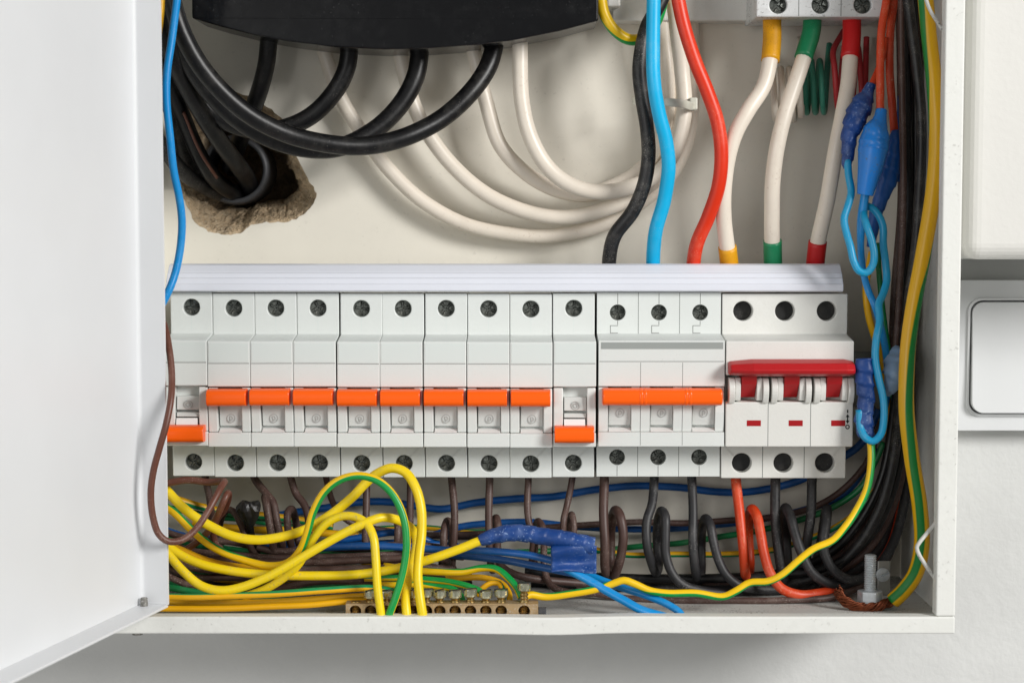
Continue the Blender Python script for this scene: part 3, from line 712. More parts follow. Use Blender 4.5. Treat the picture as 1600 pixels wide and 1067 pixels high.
wire('white_cable', 'white cable of the lowest and widest loop', 'c_white', 23, [(498, 50, 9), (507, 83, 9), (534, 157, 9), (565, 207, 9), (608, 265, 9), (662, 316, 9), (728, 351, 9), (809, 368, 9), (868, 368, 9), (926, 357, 9), (970, 336, 9), (1016, 305, 8.5), (1055, 262, 7), (1078, 200, 6), (1082, 130, 5.5), (1080, -40, 5.5)], cat='cable', group=G)
tie = empty('cable_tie', 'pale nylon cable tie round the white cable bundle', 'cable tie')
wire('strap', None, 'nylon', 13, [(988, 158, 18), (1010, 159, 33), (1040, 160, 41), (1066, 162, 41), (1080, 166, 34), (1085, 168, 18)], parent=tie, flat=0.12)
b = bmesh.new(); p = P(1083, 163, 27); box(b, p.x - .0017, p.x + .0017, p.y - .003, p.y + .003, p.z - .0027, p.z + .0027); bevel(link(b, 'buckle', 'nylon', tie), .0006)

# ------------------------------------------------------------------ cables dropping to the busbar
wire('earth_loop', 'yellow and green cable looping below the black cover\'s right corner', 'c_yg', 18, [(930, -50, 40), (938, -10, 42), (944, 22, 42), (958, 45, 42), (980, 61, 40), (1003, 60, 37), (1022, 40, 34), (1034, 10, 32), (1042, -40, 30)], phi=[(0, 180), (.3, 130), (.5, 85), (.75, 40), (1, 20)], cat='cable')
G = 'thick cables dropping behind the white strip'
wire('black_cable', 'thin dusty black cable left of the cyan cable, bending down to the strip', 'c_dust', 23, [(1046, -50, 34), (1034, 0, 38), (1010, 45, 44), (999, 105, 47), (1004, 155, 47), (1011, 200, 47), (1013, 245, 46), (1006, 290, 45), (988, 331, 43), (961, 367, 40), (952, 400, 36), (951, 450, 30)], cat='cable', group=G)
wire('cyan_cable', 'bright cyan cable dropping to the white strip', 'c_blue', 22.5, [(1023, -50, 58), (1021, 0, 58), (1020, 70, 58), (1022, 125, 58), (1030, 178, 56), (1041, 223, 54), (1045, 262, 52), (1038, 312, 48), (1025, 358, 44), (1021, 400, 38), (1021, 450, 31)], cat='cable', group=G)
wire('red_cable', 'bright red cable dropping to the white strip', 'c_red', 22.5, [(1052, -50, 56), (1060, 0, 56), (1070, 45, 56), (1086, 95, 55), (1106, 145, 54), (1121, 190, 53), (1127, 240, 52), (1123, 290, 50), (1106, 340, 46), (1090, 378, 42), (1084, 410, 37), (1083, 450, 31)], cat='cable', group=G)
def sleeved(colour, m, pts, top, bot, w=25):
    o = wire('white_cable', 'white cable with %s sleeves at both ends' % colour, 'c_white', w, pts, cat='cable', group='white cables with coloured sleeves')
    wire('sleeve', None, m, w + 4.5, top, parent=o, wob=.0002); wire('sleeve', None, m, w + 4.5, bot, parent=o, wob=.0002)
sleeved('yellow', 'sl_yel', [(1206, 10, 34), (1206, 60, 38), (1203, 95, 42), (1193, 135, 45), (1170, 172, 48), (1150, 208, 49), (1138, 245, 49), (1131, 295, 47), (1131, 340, 44), (1136, 385, 40), (1140, 420, 35), (1140, 450, 31)], [(1206, 20, 34.5), (1206, 60, 38), (1203.5, 95, 42)], [(1136.5, 386, 40), (1140, 420, 35), (1140, 440, 32)])
sleeved('green', 'sl_grn', [(1270, 10, 34), (1268, 50, 37), (1255, 92, 42), (1240, 140, 46), (1225, 185, 48), (1213, 235, 48), (1207, 290, 46), (1206, 340, 43), (1207, 380, 40), (1208, 420, 35), (1208, 450, 31)], [(1270, 20, 34.5), (1268, 50, 37), (1255.5, 91, 42)], [(1207, 376, 40), (1208, 420, 35), (1208, 440, 32)])
sleeved('red', 'sl_red', [(1331, 10, 34), (1331, 55, 38), (1328, 95, 42), (1325, 135, 45), (1316, 185, 47), (1305, 240, 47), (1294, 305, 45), (1283, 355, 42), (1277, 385, 39), (1273, 420, 35), (1271, 450, 31)], [(1331, 20, 34.5), (1331, 55, 38), (1328.5, 91, 42)], [(1277.5, 378, 39.5), (1273, 420, 35), (1271, 440, 32)])
def coil(name, label, m, w, x0, x1, yc, R, dc, Rd, turns, tail0, tail1, ph=0.0):
    n = int(turns * 10); pts = [tail0]
    for k in range(n + 1):
        a = 2 * math.pi * (k / n * turns) + ph; t = k / n
        pts.append((x0 + (x1 - x0) * t, yc - R * math.cos(a), dc + Rd * math.sin(a)))
    pts.append(tail1); return wire(name, label, m, w, pts, cat='coiled wire')
coil('coiled_wire', 'white coiled wire behind the yellow and green sleeved cables', 'c_white', 10.5, 1206, 1252, 148, 40, 24, 9, 3.4, (1200, 90, 10), (1250, 60, 8))
coil('coiled_wire', 'green coiled wire behind the sleeved cables', 'c_teal', 9.5, 1254, 1293, 136, 40, 18, 9, 2.9, (1262, 80, 12), (1296, 70, 8))
coil('coiled_wire', 'crimson coiled wire behind the red sleeved cable', 'c_crim', 9.5, 1302, 1350, 122, 48, 20, 9, 2.4, (1318, 50, 10), (1354, 60, 8), ph=.6)

# ------------------------------------------------------------------ right hand column
G = 'orange red wires at the upper right'
wire('orange_wire', 'front orange red wire running into the bright blue tape', 'c_orange', 13, [(1387, -50, 52), (1385, 0, 54), (1378, 45, 56), (1376, 100, 58), (1376, 150, 60), (1375, 185, 61), (1370, 215, 62)], group=G)
wire('orange_wire', 'rear orange red wire running down to the hanging tape on the right', 'c_orange', 13, [(1402, -50, 40), (1398, 0, 41), (1391, 50, 43), (1390, 110, 44), (1394, 170, 44), (1398, 215, 44), (1397, 240, 44)], group=G)
wire('orange_wire', 'short orange red wire running into the dark blue taped splice', 'c_orange', 11, [(1384, 60, 44), (1376, 100, 47), (1366, 124, 52), (1358, 142, 55), (1352, 160, 56)], group=G)
s1 = wire('tape_splice', 'dark blue taped splice hanging beside the red sleeved cable', 't_navy', 20, [(1361, 132, 55, 14), (1355, 148, 56, 20), (1348, 160, 57, 32), (1340, 176, 58, 36), (1333, 194, 59, 33), (1327, 212, 59, 27), (1325, 235, 59, 22), (1323, 256, 59, 16), (1322, 264, 59, 10)], cat='taped splice', wrinkle=.17, ring=26, step=.0007)
s2 = wire('tape_splice', 'bright blue funnel shaped tape wrap in the front', 't_blue', 20, [(1377, 172, 63, 17), (1375, 186, 64, 21), (1369, 205, 65, 40), (1366, 222, 65, 47), (1363, 238, 66, 45)], cat='taped splice', wrinkle=.07, ring=22, step=.0007)
wire('tape_funnel', None, 't_blue', 20, [(1364, 232, 66, 46), (1360, 260, 66, 39), (1355, 285, 66, 31), (1352, 305, 66, 25)], parent=s2, openend=True, ring=24)
s3 = wire('tape_splice', 'mid blue tape wrap hanging behind the bright blue funnel', 't_mid', 20, [(1399, 205, 45, 14), (1399, 218, 46, 24), (1395, 245, 47, 28), (1390, 268, 47, 30), (1385, 285, 47, 30), (1378, 305, 46, 24), (1370, 330, 45, 22), (1364, 360, 44, 18), (1360, 385, 42, 12)], cat='taped splice', wrinkle=.1, ring=22, step=.0007)
wire('loose_tape', None, 't_mid', 15, [(1410, 150, 34), (1408, 210, 38), (1409, 250, 40), (1407, 285, 40)], parent=s3, flat=.25)
wire('blue_wire', 'light blue wire making a loop in front of the bright blue funnel', 'c_sky', 12, [(1324, 250, 60), (1326, 275, 61), (1330, 300, 62), (1325, 322, 64), (1319, 343, 66), (1323, 365, 68), (1329, 385, 70), (1334, 408, 71), (1342, 423, 72), (1353, 426, 72), (1363, 415, 72), (1366, 398, 72), (1362, 375, 71), (1355, 354, 70), (1350, 338, 66), (1350, 325, 60)])
wire('blue_wire', 'light blue wire winding down to the shiny taped splice', 'c_sky', 12, [(1345, 330, 58), (1357, 323, 60), (1370, 333, 62), (1379, 352, 63), (1380, 380, 63), (1384, 410, 63), (1386, 438, 64), (1380, 460, 66), (1373, 474, 68), (1374, 500, 70), (1369, 530, 72), (1368, 560, 73), (1374, 592, 74), (1381, 625, 75), (1381, 655, 76), (1376, 678, 76), (1364, 689, 76), (1352, 683, 75), (1345, 668, 73), (1343, 640, 72)])
wire('blue_wire', 'azure wire coming out of the bright blue funnel', 'c_azure', 15, [(1356, 280, 64), (1351, 310, 64, 14), (1346, 345, 63, 14), (1345, 385, 62, 11), (1349, 425, 60, 11), (1357, 455, 60, 11), (1367, 478, 62, 11), (1378, 520, 56, 11), (1386, 565, 46, 11), (1388, 600, 36, 11), (1380, 650, 24, 11)])
s4 = wire('tape_splice', 'shiny dark blue taped splice next to the isolator', 't_navy', 26, [(1349, 560, 72, 26), (1350, 575, 72, 27), (1352, 600, 72, 28), (1354, 620, 72, 26), (1351, 640, 72, 26), (1350, 660, 72, 30), (1353, 675, 72, 27), (1359, 688, 73, 16)], cat='taped splice', wrinkle=.2, ring=26, step=.0007, flat=.6)
s5 = wire('tape_splice', 'grey blue crumpled tape wrap between the wires on the right', 't_grey', 26, [(1399, 543, 60, 9), (1401, 555, 64, 27), (1400, 572, 68, 37), (1398, 584, 70, 36), (1396, 595, 70, 29), (1393, 605, 69, 21), (1388, 616, 66, 9)], cat='taped splice', wrinkle=.28, ring=20, step=.0008)
wire('earth_wire', 'thin yellow and green wire from the taped splice to the brass bar', 'c_yg', 12, [(1357, 672, 70), (1361, 695, 74), (1361, 725, 76), (1354, 765, 78), (1338, 798, 80), (1320, 824, 82), (1301, 844, 83), (1272, 857, 84), (1248, 875, 85), (1221, 898, 85), (1200, 908, 84), (1172, 910, 83), (1150, 923, 84), (1130, 932, 84), (1086, 926, 84), (1040, 926, 84), (1014, 922, 84), (992, 912, 84), (975, 906, 84), (958, 911, 84), (930, 920, 84), (892, 927, 84), (852, 932, 84), (828, 929, 85), (818, 934, 86)], phi=[(0, -75), (.12, -78), (.3, -120), (.5, -110), (.58, -80), (.70, -80), (.77, -170), (.82, -262), (.93, -250), (1, -200)])
pe = wire('earth_cable', 'thick yellow and green earth cable down the right side', 'c_pe', 25, [(1438, -60, 68), (1445, -10, 70), (1452, 60, 72), (1460, 140, 74), (1463, 220, 75), (1457, 310, 76), (1443, 395, 77), (1428, 475, 78), (1418, 555, 79), (1416, 635, 80), (1425, 715, 80), (1437, 790, 80), (1441, 850, 79), (1431, 895, 77), (1412, 922, 75), (1395, 938, 73)], phi=[(0, 35), (.08, 42), (.18, 62), (.27, 105), (.35, 190), (.43, 258), (.5, 300), (.6, 320), (.7, 342), (.8, 360), (1, 380)], cat='cable')
b = bmesh.new(); me_list = []
cop = [(1399, 934, 73), (1392, 940, 74), (1375, 946, 75.5), (1350, 949, 76), (1330, 945, 75.5), (1318, 936, 74.5), (1311, 926, 73), (1307, 919, 72)]
base4 = catmull(pts4(cop, 1), .0006)
vv, ff = [], []
for s in range(30):
    a0 = random.random() * 6.28; rr = .0022 * math.sqrt(random.random()) * (1 if s else 0); tw = random.uniform(1.6, 2.4) * 2 * math.pi; cut = random.randint(0, 4)
    line = []
    for i, q in enumerate(base4[:len(base4) - cut]):
        t = i / len(base4); a = a0 + tw * t; spread = 1 + .5 * max(0, t - .8) * 5
        line.append(Vector(q.xyz) + Vector((0, math.cos(a), 0)) * rr * .6 * spread + Vector((-.3 if t < .5 else .5, 0, 1)).normalized() * (math.sin(a) * rr * spread))
    o0 = len(vv)
    for i, q in enumerate(line):
        T = (line[min(i + 1, len(line) - 1)] - line[max(i - 1, 0)]).normalized(); U = T.cross(Vector((0, 1, 0.01))).normalized(); V = T.cross(U)
        vv += [tuple(q + (U * math.cos(2 * math.pi * j / 5) + V * math.sin(2 * math.pi * j / 5)) * .00033) for j in range(5)]
    for i in range(len(line) - 1):
        for j in range(5): ff.append((o0 + i * 5 + j, o0 + i * 5 + (j + 1) % 5, o0 + (i + 1) * 5 + (j + 1) % 5, o0 + (i + 1) * 5 + j))
b.free(); me = bpy.data.meshes.new('copper_strands'); me.from_pydata(vv, [], ff); me.polygons.foreach_set('use_smooth', [True] * len(ff))
link(me, 'copper_strands', 'copper', pe)['kind'] = 'stuff'
G = 'dark wires down the right side'
wire('black_wire', 'speckled black cable beside the thick earth cable', 'c_dust', 17, [(1410, -50, 52), (1421, 20, 54), (1431, 90, 56), (1438, 160, 56), (1440, 230, 56), (1436, 310, 55), (1430, 390, 54), (1420, 470, 52), (1410, 560, 48), (1404, 650, 46), (1394, 730, 45), (1372, 800, 45), (1338, 856, 44), (1290, 894, 43), (1220, 915, 42), (1120, 922, 40), (990, 918, 36), (860, 914, 30)], group=G)
wire('black_wire', 'black wire second from the earth cable on the right', 'c_black', 14, [(1412, -50, 40), (1414, 100, 42), (1418, 230, 42), (1420, 330, 42), (1412, 430, 40), (1404, 540, 36), (1396, 650, 34), (1378, 745, 34), (1346, 810, 34), (1300, 860, 34), (1230, 892, 33), (1130, 902, 32), (1000, 903, 30), (880, 900, 26)], group=G)
wire('brown_wire', 'dark brown wire running into the grey blue tape wrap', 'c_brown', 11, [(1408, -50, 52), (1408, 60, 52), (1410, 180, 52), (1411, 290, 52), (1409, 390, 50), (1406, 450, 49), (1402, 510, 48), (1398, 552, 48)], group=G)
for k, (ox, oy, dd, mm) in enumerate(((14, 6, 40, 'c_black'), (20, 22, 32, 'c_brown'), (4, 34, 26, 'c_black'), (-8, 10, 24, 'c_brown'), (24, 36, 22, 'c_black'), (10, 18, 14, 'c_black'), (-2, 26, 12, 'c_brown'))):
    wire('dark_wire', 'dark wire in the shaded bundle sweeping down the right side', mm, 13, [(1412 + ox, -50, dd), (1416 + ox, 150, dd), (1416 + ox, 320, dd), (1406 + ox, 460, dd), (1402 + ox, 580, dd), (1398 + ox * .9, 690, dd), (1378 + ox, 775 + oy * .3, dd + 2), (1342 + ox, 838 + oy * .6, dd + 4), (1285 + ox, 880 + oy * .6, dd + 4), (1200, 896 + oy * .7, dd + 4), (1090, 900 + oy * .7, dd + 3), (960, 898 + oy * .6, dd), (820, 890 + oy * .6, dd)], group='shaded wire bundle on the right')
wire('earth_wire', 'dull yellow wire behind the light blue loops', 'c_yg2', 11, [(1362, 395, 40), (1357, 420, 44), (1353, 450, 46), (1357, 490, 46), (1366, 525, 44), (1378, 560, 36), (1386, 620, 28), (1380, 680, 24)], phi=[(0, 170), (1, 120)])
wire('green_wire', 'green wire behind the light blue loops', 'c_green', 9, [(1372, 380, 34), (1374, 430, 36), (1382, 500, 36), (1392, 580, 34), (1398, 640, 34)])
bw = 'bent painted wire clip at the %s of the cabinet\'s right rim'
wire('bent_wire', bw % 'top', 'bentwire', 6, [(1440, -30, 92), (1447, 0, 93), (1453, 16, 93.5), (1464, 34, 94), (1472, 46, 94), (1480, 56, 92)], cat='wire clip')
wire('bent_wire', bw % 'bottom', 'bentwire', 6.5, [(1474, 800, 92), (1463, 815, 94), (1448, 833, 95), (1436, 848, 96), (1432.5, 855, 96), (1436, 866, 96), (1446, 882, 95), (1457, 898, 94), (1466, 908, 92)], cat='wire clip', wob=0)

# ------------------------------------------------------------------ wires under the breakers
G = 'brown wires from the breakers\' lower terminals'
def bw_(which, pts, w=11.5, m='c_brown'):
    wire('brown_wire', 'brown wire from the lower terminal of the %s' % which, m, w, pts, group=G)
bw_('first breaker from the left', [(318, 720, 34), (322, 750, 34), (327, 775, 33), (330, 800, 30), (334, 830, 26), (350, 860, 22), (380, 880, 20)])
bw_('second breaker from the left', [(392, 720, 34), (398, 747, 36), (414, 768, 40), (426, 784, 43), (432, 812, 46), (438, 838, 46), (441, 852, 42), (436, 846, 32), (428, 815, 28), (420, 788, 32), (414, 776, 40), (416, 788, 46), (420, 812, 48), (426, 845, 48), (429, 866, 44), (440, 882, 34)], 12.5)
bw_('third breaker from the left', [(450, 720, 34), (455, 748, 36), (463, 771, 38), (475, 787, 40), (481, 806, 42), (482, 835, 42), (474, 862, 38), (466, 845, 30), (462, 815, 33), (456, 795, 38), (450, 800, 42), (449, 815, 44), (452, 840, 42), (460, 866, 36)], 12)
bw_('fourth breaker from the left', [(505, 720, 30), (510, 748, 28), (518, 779, 24), (527, 797, 20), (547, 815, 17), (588, 826, 15), (640, 833, 14), (700, 838, 14), (760, 838, 14)], 10)
bw_('fifth breaker from the left', [(572, 720, 34), (573, 750, 36), (572, 800, 40), (571, 845, 42), (576, 868, 40), (590, 878, 34), (620, 882, 26), (680, 886, 22)])
bw_('sixth breaker from the left', [(640, 720, 34), (641, 750, 34), (641, 800, 36), (640, 850, 36), (634, 880, 32), (626, 850, 26), (622, 822, 30), (621, 812, 36), (622, 830, 40), (619, 862, 40), (614, 880, 36), (596, 880, 28)])
bw_('seventh breaker from the left', [(703, 720, 34), (705, 748, 36), (709, 785, 40), (710, 820, 42), (708, 860, 42), (706, 890, 38), (704, 892, 28), (706, 850, 24), (704, 824, 28), (699, 813, 34), (694, 826, 40), (693, 850, 42), (691, 880, 40), (684, 896, 32)], 12)
bw_('eighth breaker from the left', [(766, 720, 34), (765, 750, 36), (764, 800, 40), (765, 850, 42), (767, 882, 40), (771, 888, 30), (771, 850, 26), (772, 822, 30), (776, 809, 38), (779, 826, 42), (777, 855, 42), (778, 872, 44), (786, 886, 48), (805, 897, 50), (842, 905, 48), (899, 910, 44), (950, 914, 40), (1020, 918, 36)], 12)
bw_('ninth breaker from the left', [(826, 720, 34), (825, 748, 36), (824, 795, 40), (827, 818, 42), (833, 834, 43), (832, 865, 42), (830, 893, 38), (834, 890, 28), (836, 850, 26), (836, 826, 32), (841, 814, 40), (848, 824, 45), (850, 845, 46), (850, 878, 47), (855, 904, 50), (866, 918, 54), (890, 925, 56), (930, 926, 50)], 11)
bw_('tenth breaker from the left', [(897, 720, 34), (894, 748, 36), (886, 790, 38), (881, 812, 42), (880, 840, 42), (882, 870, 38), (888, 850, 28), (890, 818, 32), (894, 804, 40), (897, 820, 43), (896, 850, 43), (894, 880, 38), (900, 900, 30)], 10.5)
bw_('three pole breaker\'s left pole', [(944, 715, 34), (944, 750, 38), (943, 800, 44), (945, 850, 47), (945, 884, 45), (949, 896, 38), (954, 880, 26), (954, 840, 24), (956, 812, 30), (962, 797, 40), (969, 806, 46), (974, 835, 48), (971, 865, 47), (962, 895, 42), (950, 908, 30)], 15)
G = 'dusty dark wires from the lower terminals on the right'
def dk(which, m, pts, w=14.6): wire('coiled_wire', '%s looped wire from the lower terminal of the %s' % which, m, w, pts, group=G)
dk(('dusty black', 'three pole breaker\'s middle pole'), 'c_grey', [(1023, 715, 34), (1022, 750, 38), (1019, 787, 44), (1011, 815, 48), (1011, 849, 50), (1017, 877, 48), (1024, 894, 42), (1029, 880, 30), (1027, 845, 26), (1028, 815, 32), (1034, 798, 42), (1040, 808, 48), (1040, 835, 50), (1040, 865, 51), (1049, 894, 52), (1067, 913, 52), (1100, 923, 50), (1160, 926, 44), (1240, 922, 38), (1310, 908, 32), (1362, 876, 27), (1392, 830, 24)])
dk(('dusty black', 'three pole breaker\'s right pole'), 'c_grey', [(1080, 715, 34), (1081, 750, 38), (1083, 800, 44), (1083, 849, 48), (1087, 890, 46), (1091, 906, 40), (1096, 890, 30), (1096, 850, 26), (1097, 825, 32), (1103, 810, 42), (1110, 822, 48), (1114, 843, 50), (1122, 872, 51), (1135, 897, 52), (1157, 914, 52), (1205, 921, 46), (1270, 914, 38), (1330, 893, 32), (1376, 850, 28), (1400, 790, 24)])
dk(('orange red', 'isolator\'s left pole'), 'c_orange', [(1149, 720, 34), (1150, 752, 38), (1156, 800, 44), (1161, 855, 48), (1164, 895, 46), (1168, 904, 38), (1171, 880, 28), (1169, 835, 26), (1171, 808, 32), (1176, 795, 42), (1183, 806, 48), (1188, 832, 52), (1193, 862, 55), (1203, 895, 58), (1221, 919, 60), (1248, 929, 60), (1284, 926, 56), (1326, 916, 46), (1362, 896, 36), (1394, 850, 30), (1412, 780, 26)], 16)
dk(('dark grey', 'isolator\'s middle pole'), 'c_grey', [(1211, 720, 34), (1211, 752, 38), (1212, 815, 44), (1218, 872, 48), (1226, 906, 44), (1231, 890, 32), (1228, 840, 26), (1226, 808, 32), (1228, 793, 42), (1236, 808, 50), (1242, 832, 53), (1252, 862, 55), (1268, 893, 56), (1294, 911, 54), (1330, 912, 46), (1372, 885, 34), (1402, 830, 28), (1416, 760, 24)], 16)
dk(('pale grey', 'isolator\'s right pole'), 'c_grey', [(1270, 720, 34), (1269, 752, 38), (1267, 800, 42), (1263, 832, 44), (1260, 858, 44), (1262, 885, 40), (1272, 888, 30), (1282, 850, 26), (1288, 812, 32), (1292, 795, 42), (1291, 812, 49), (1288, 840, 52), (1289, 864, 53), (1302, 889, 54), (1328, 906, 52), (1362, 894, 42), (1394, 852, 34), (1412, 790, 28), (1420, 720, 24)], 15.5)

# ------------------------------------------------------------------ horizontal wires behind
G = 'wires lying along the bottom of the back panel'
def back(colour, label, m, w, pts, **kw): wire(colour + '_wire', label, m, w, pts, group=G, **kw)
back('blue', 'long dark blue wire highest across the back panel below the breakers', 'c_navy', 12, [(430, 806, 10), (469, 799, 10), (510, 793, 10), (557, 785, 10), (604, 784, 10), (651, 791, 10), (690, 795, 10), (742, 785, 10), (805, 779, 10), (868, 776, 10), (930, 765, 10), (992, 759, 10), (1055, 761, 10), (1117, 768, 10), (1180, 767, 10), (1245, 752, 12), (1300, 724, 14), (1344, 694, 16), (1374, 640, 18)])
back('blue', 'dark blue wire running behind the dark blue taped flag', 'c_navy', 11, [(640, 850, 12), (690, 832, 11), (725, 822, 10), (770, 817, 10), (830, 816, 10), (890, 822, 10), (960, 826, 10), (1030, 826, 10), (1100, 822, 10), (1180, 812, 10), (1250, 798, 10), (1320, 770, 12), (1370, 700, 14)])
back('brown', 'brown wire crossing the back panel behind the looped dark wires', 'c_brown', 10, [(660, 836, 18), (742, 834, 18), (800, 831, 18), (855, 824, 18), (914, 820, 18), (992, 816, 18), (1070, 817, 18), (1149, 812, 18), (1205, 807, 18), (1260, 796, 19), (1298, 778, 20), (1332, 750, 20), (1358, 715, 20), (1376, 660, 20)])
back('green', 'green wire rising behind the looped dark wires', 'c_green', 9.5, [(900, 864, 12), (952, 858, 12), (1000, 853, 12), (1055, 849, 12), (1117, 840, 12), (1200, 826, 12), (1262, 808, 14), (1306, 790, 16), (1345, 762, 18), (1366, 725, 20), (1381, 690, 20)])
back('earth', 'yellow and green wire low behind the looped dark wires', 'c_yg2', 9.5, [(880, 852, 20), (936, 860, 20), (977, 866, 20), (1055, 866, 20), (1130, 866, 20), (1200, 860, 20), (1262, 842, 22), (1306, 823, 24), (1346, 793, 26), (1376, 750, 28), (1391, 706, 28), (1397, 660, 28)], phi=[(0, 60), (.5, 100), (.8, 20), (1, 0)])
back('earth', 'short yellow and green wire on the back panel near the tape', 'c_yg2', 9, [(560, 828, 8), (620, 824, 8), (666, 824, 8), (712, 829, 8), (760, 831, 8), (830, 826, 8)], phi=[(0, 270), (1, 260)])
back('blue', 'dark blue wire ending under the taped flag, upper one', 'c_navy', 12, [(432, 866, 44), (479, 857, 46), (572, 853, 50), (640, 856, 54), (700, 860, 60), (740, 860, 66), (789, 862, 72), (830, 867, 75), (864, 876, 77), (890, 884, 78)])
back('blue', 'dark blue wire ending under the taped flag, lower one', 'c_navy', 12, [(560, 870, 30), (640, 866, 36), (720, 868, 54), (789, 875, 62), (830, 883, 66), (868, 890, 70), (900, 896, 72)])
back('blue', 'dark blue wire behind the yellow arches', 'c_navy', 11, [(500, 850, 26), (530, 845, 26), (572, 838, 26), (610, 832, 24), (650, 836, 22), (680, 850, 20)])
back('green', 'green wire behind the yellow arches', 'c_green', 10, [(440, 876, 40), (504, 868, 42), (572, 863, 42), (640, 862, 40), (700, 864, 36), (760, 864, 32), (830, 862, 26), (900, 858, 18)])
back('green', 'green and yellow wire slanting behind the front yellow arches', 'c_yg2', 9, [(535, 862, 36), (556, 872, 40), (575, 882, 44), (600, 890, 48), (640, 896, 50)], phi=[(0, 270), (1, 250)])
back('orange', 'orange yellow wire high on the left behind the brown loops', 'c_yg2', 12, [(240, 765, 30), (288, 784, 26), (330, 795, 22), (380, 802, 18), (444, 808, 14), (480, 814, 12), (520, 822, 12)], phi=[(0, 70), (1, 80)])
back('green', 'green wire high on the left behind the brown loops', 'c_green', 10, [(240, 790, 24), (290, 798, 22), (330, 806, 18), (390, 812, 14), (450, 822, 10), (520, 832, 9)])
back('orange', 'dark yellow wire in the middle left behind the black taped end', 'c_yg2', 12, [(300, 816, 22), (350, 824, 20), (400, 828, 18), (450, 828, 16), (500, 832, 14), (560, 836, 12)], phi=200)
fills = [('brown', 'c_brown', 11, 846, 852, 30), ('green', 'c_green', 11, 850, 858, 34), ('brown', 'c_brown', 11, 862, 866, 38), ('blue', 'c_navy', 10, 866, 852, 30), ('brown', 'c_brown', 12, 876, 874, 44), ('brown', 'c_brown', 12, 886, 886, 48), ('green', 'c_green', 11, 894, 890, 52),
         ('brown', 'c_brown', 11, 900, 894, 46), ('earth', 'c_yg2', 11, 906, 898, 54), ('brown', 'c_brown', 11, 912, 904, 50), ('green', 'c_green', 11, 918, 910, 58), ('brown', 'c_black', 12, 904, 908, 40), ('blue', 'c_navy', 11, 842, 848, 22), ('brown', 'c_black', 12, 890, 898, 34)]
for k, (cn, mm, w, ya, yb, dd) in enumerate(fills):
    if cn == 'brown': dd += 16
    e1, e2 = random.uniform(-8, 8), random.uniform(-8, 8)
    wire(cn + '_wire', '%s wire in the packed layer behind the yellow wires at the lower left' % {'brown': 'dark', 'green': 'green', 'blue': 'blue', 'earth': 'striped'}[cn], mm, w,
         [(205, ya - 40, dd - 6), (250, ya - 18, dd), (300, ya + e1 * .4, dd + 2), (360, (ya + yb) / 2 + 5 + e1, dd + 2), (430, (ya + yb) / 2 + 7 + e2, dd), (500, yb + 4, dd), (570, yb + 2 + e2 * .5, dd - 2), (640 + 12 * (k % 5), yb - 2, dd - 6), (700 + 12 * (k % 4), yb + 4, dd - 12)], phi=200, group='packed wires at the lower left %s' % cn)

# ------------------------------------------------------------------ foreground at the lower left
q1 = wire('brown_wire', 'long reddish brown wire hanging in front of the door edge', 'c_brown2', 11, [(236, 480, 84), (256, 505, 92), (264, 545, 98), (268, 590, 103), (267, 625, 108), (260, 662, 111), (249, 700, 112), (240, 735, 112), (236, 770, 112), (239, 808, 111), (248, 834, 110), (262, 845, 109), (282, 844, 107), (302, 830, 104), (320, 806, 101), (334, 782, 98), (345, 762, 94), (351, 753, 89), (347, 752, 83), (325, 753, 79), (295, 750, 78), (262, 755, 78), (230, 762, 76)])
wire('brown_wire', 'short reddish brown loop next to the hanging brown wire', 'c_brown2', 11, [(290, 860, 60), (318, 838, 66), (338, 808, 72), (350, 783, 76), (356, 771, 74), (357, 778, 66), (350, 796, 60), (338, 812, 56), (334, 840, 50), (350, 866, 46)])
wire('brown_wire', 'grey brown wire arching left of the black taped end', 'c_brown', 11, [(342, 830, 40), (347, 806, 44), (357, 796, 48), (366, 800, 50), (375, 816, 52), (386, 842, 52), (398, 866, 50), (420, 884, 44)])
b = bmesh.new(); bmesh.ops.create_icosphere(b, subdivisions=3, radius=1.0)   # crumpled tape end: a pinched, creased wrap
c0 = P(389, 797, 58)
for v in b.verts:
    n_ = v.co.copy(); a_ = math.atan2(n_.y, n_.x)
    crease = .80 + .30 * abs(math.sin(a_ * 2.5 + n_.z * 1.3)) + .18 * mnoise.noise(n_ * 3.3)
    w_ = .0050 * (1.0 if n_.z > 0 else 1.0 + n_.z * .55)
    top_ = .0042 + .0010 * math.sin(a_ * 3 + .6)
    v.co = c0 + Vector((n_.x * w_ * crease, n_.y * w_ * .8 * crease, (min(n_.z, .62) * top_ * 1.3 if n_.z > 0 else n_.z * .0085)))
tag(link(b, 'taped_end', 't_black'), 'black crumpled tape end among the brown loops', 'taped end')
wire('dark_wire', 'dark wire below the black crumpled tape end', 'c_black', 12, [(389, 806, 57), (391, 825, 54), (396, 850, 48), (410, 875, 42), (450, 892, 40)])
G = 'yellow wires in the lower left'
wire('yellow_wire', 'yellow wire making the tallest arch over the breaker terminals', 'c_yellow', 15.2, [(215, 712, 70), (240, 742, 72), (262, 768, 74), (291, 797, 76), (322, 818, 77), (363, 837, 78), (400, 843, 78), (441, 838, 77), (479, 826, 76), (519, 802, 75), (551, 776, 74), (572, 754, 74), (591, 739, 75), (613, 731, 77), (634, 738, 79), (650, 763, 82), (658, 796, 84), (659, 834, 86), (655, 868, 89), (653, 900, 92), (656, 934, 95), (660, 962, 96), (661, 975, 95)], group=G)
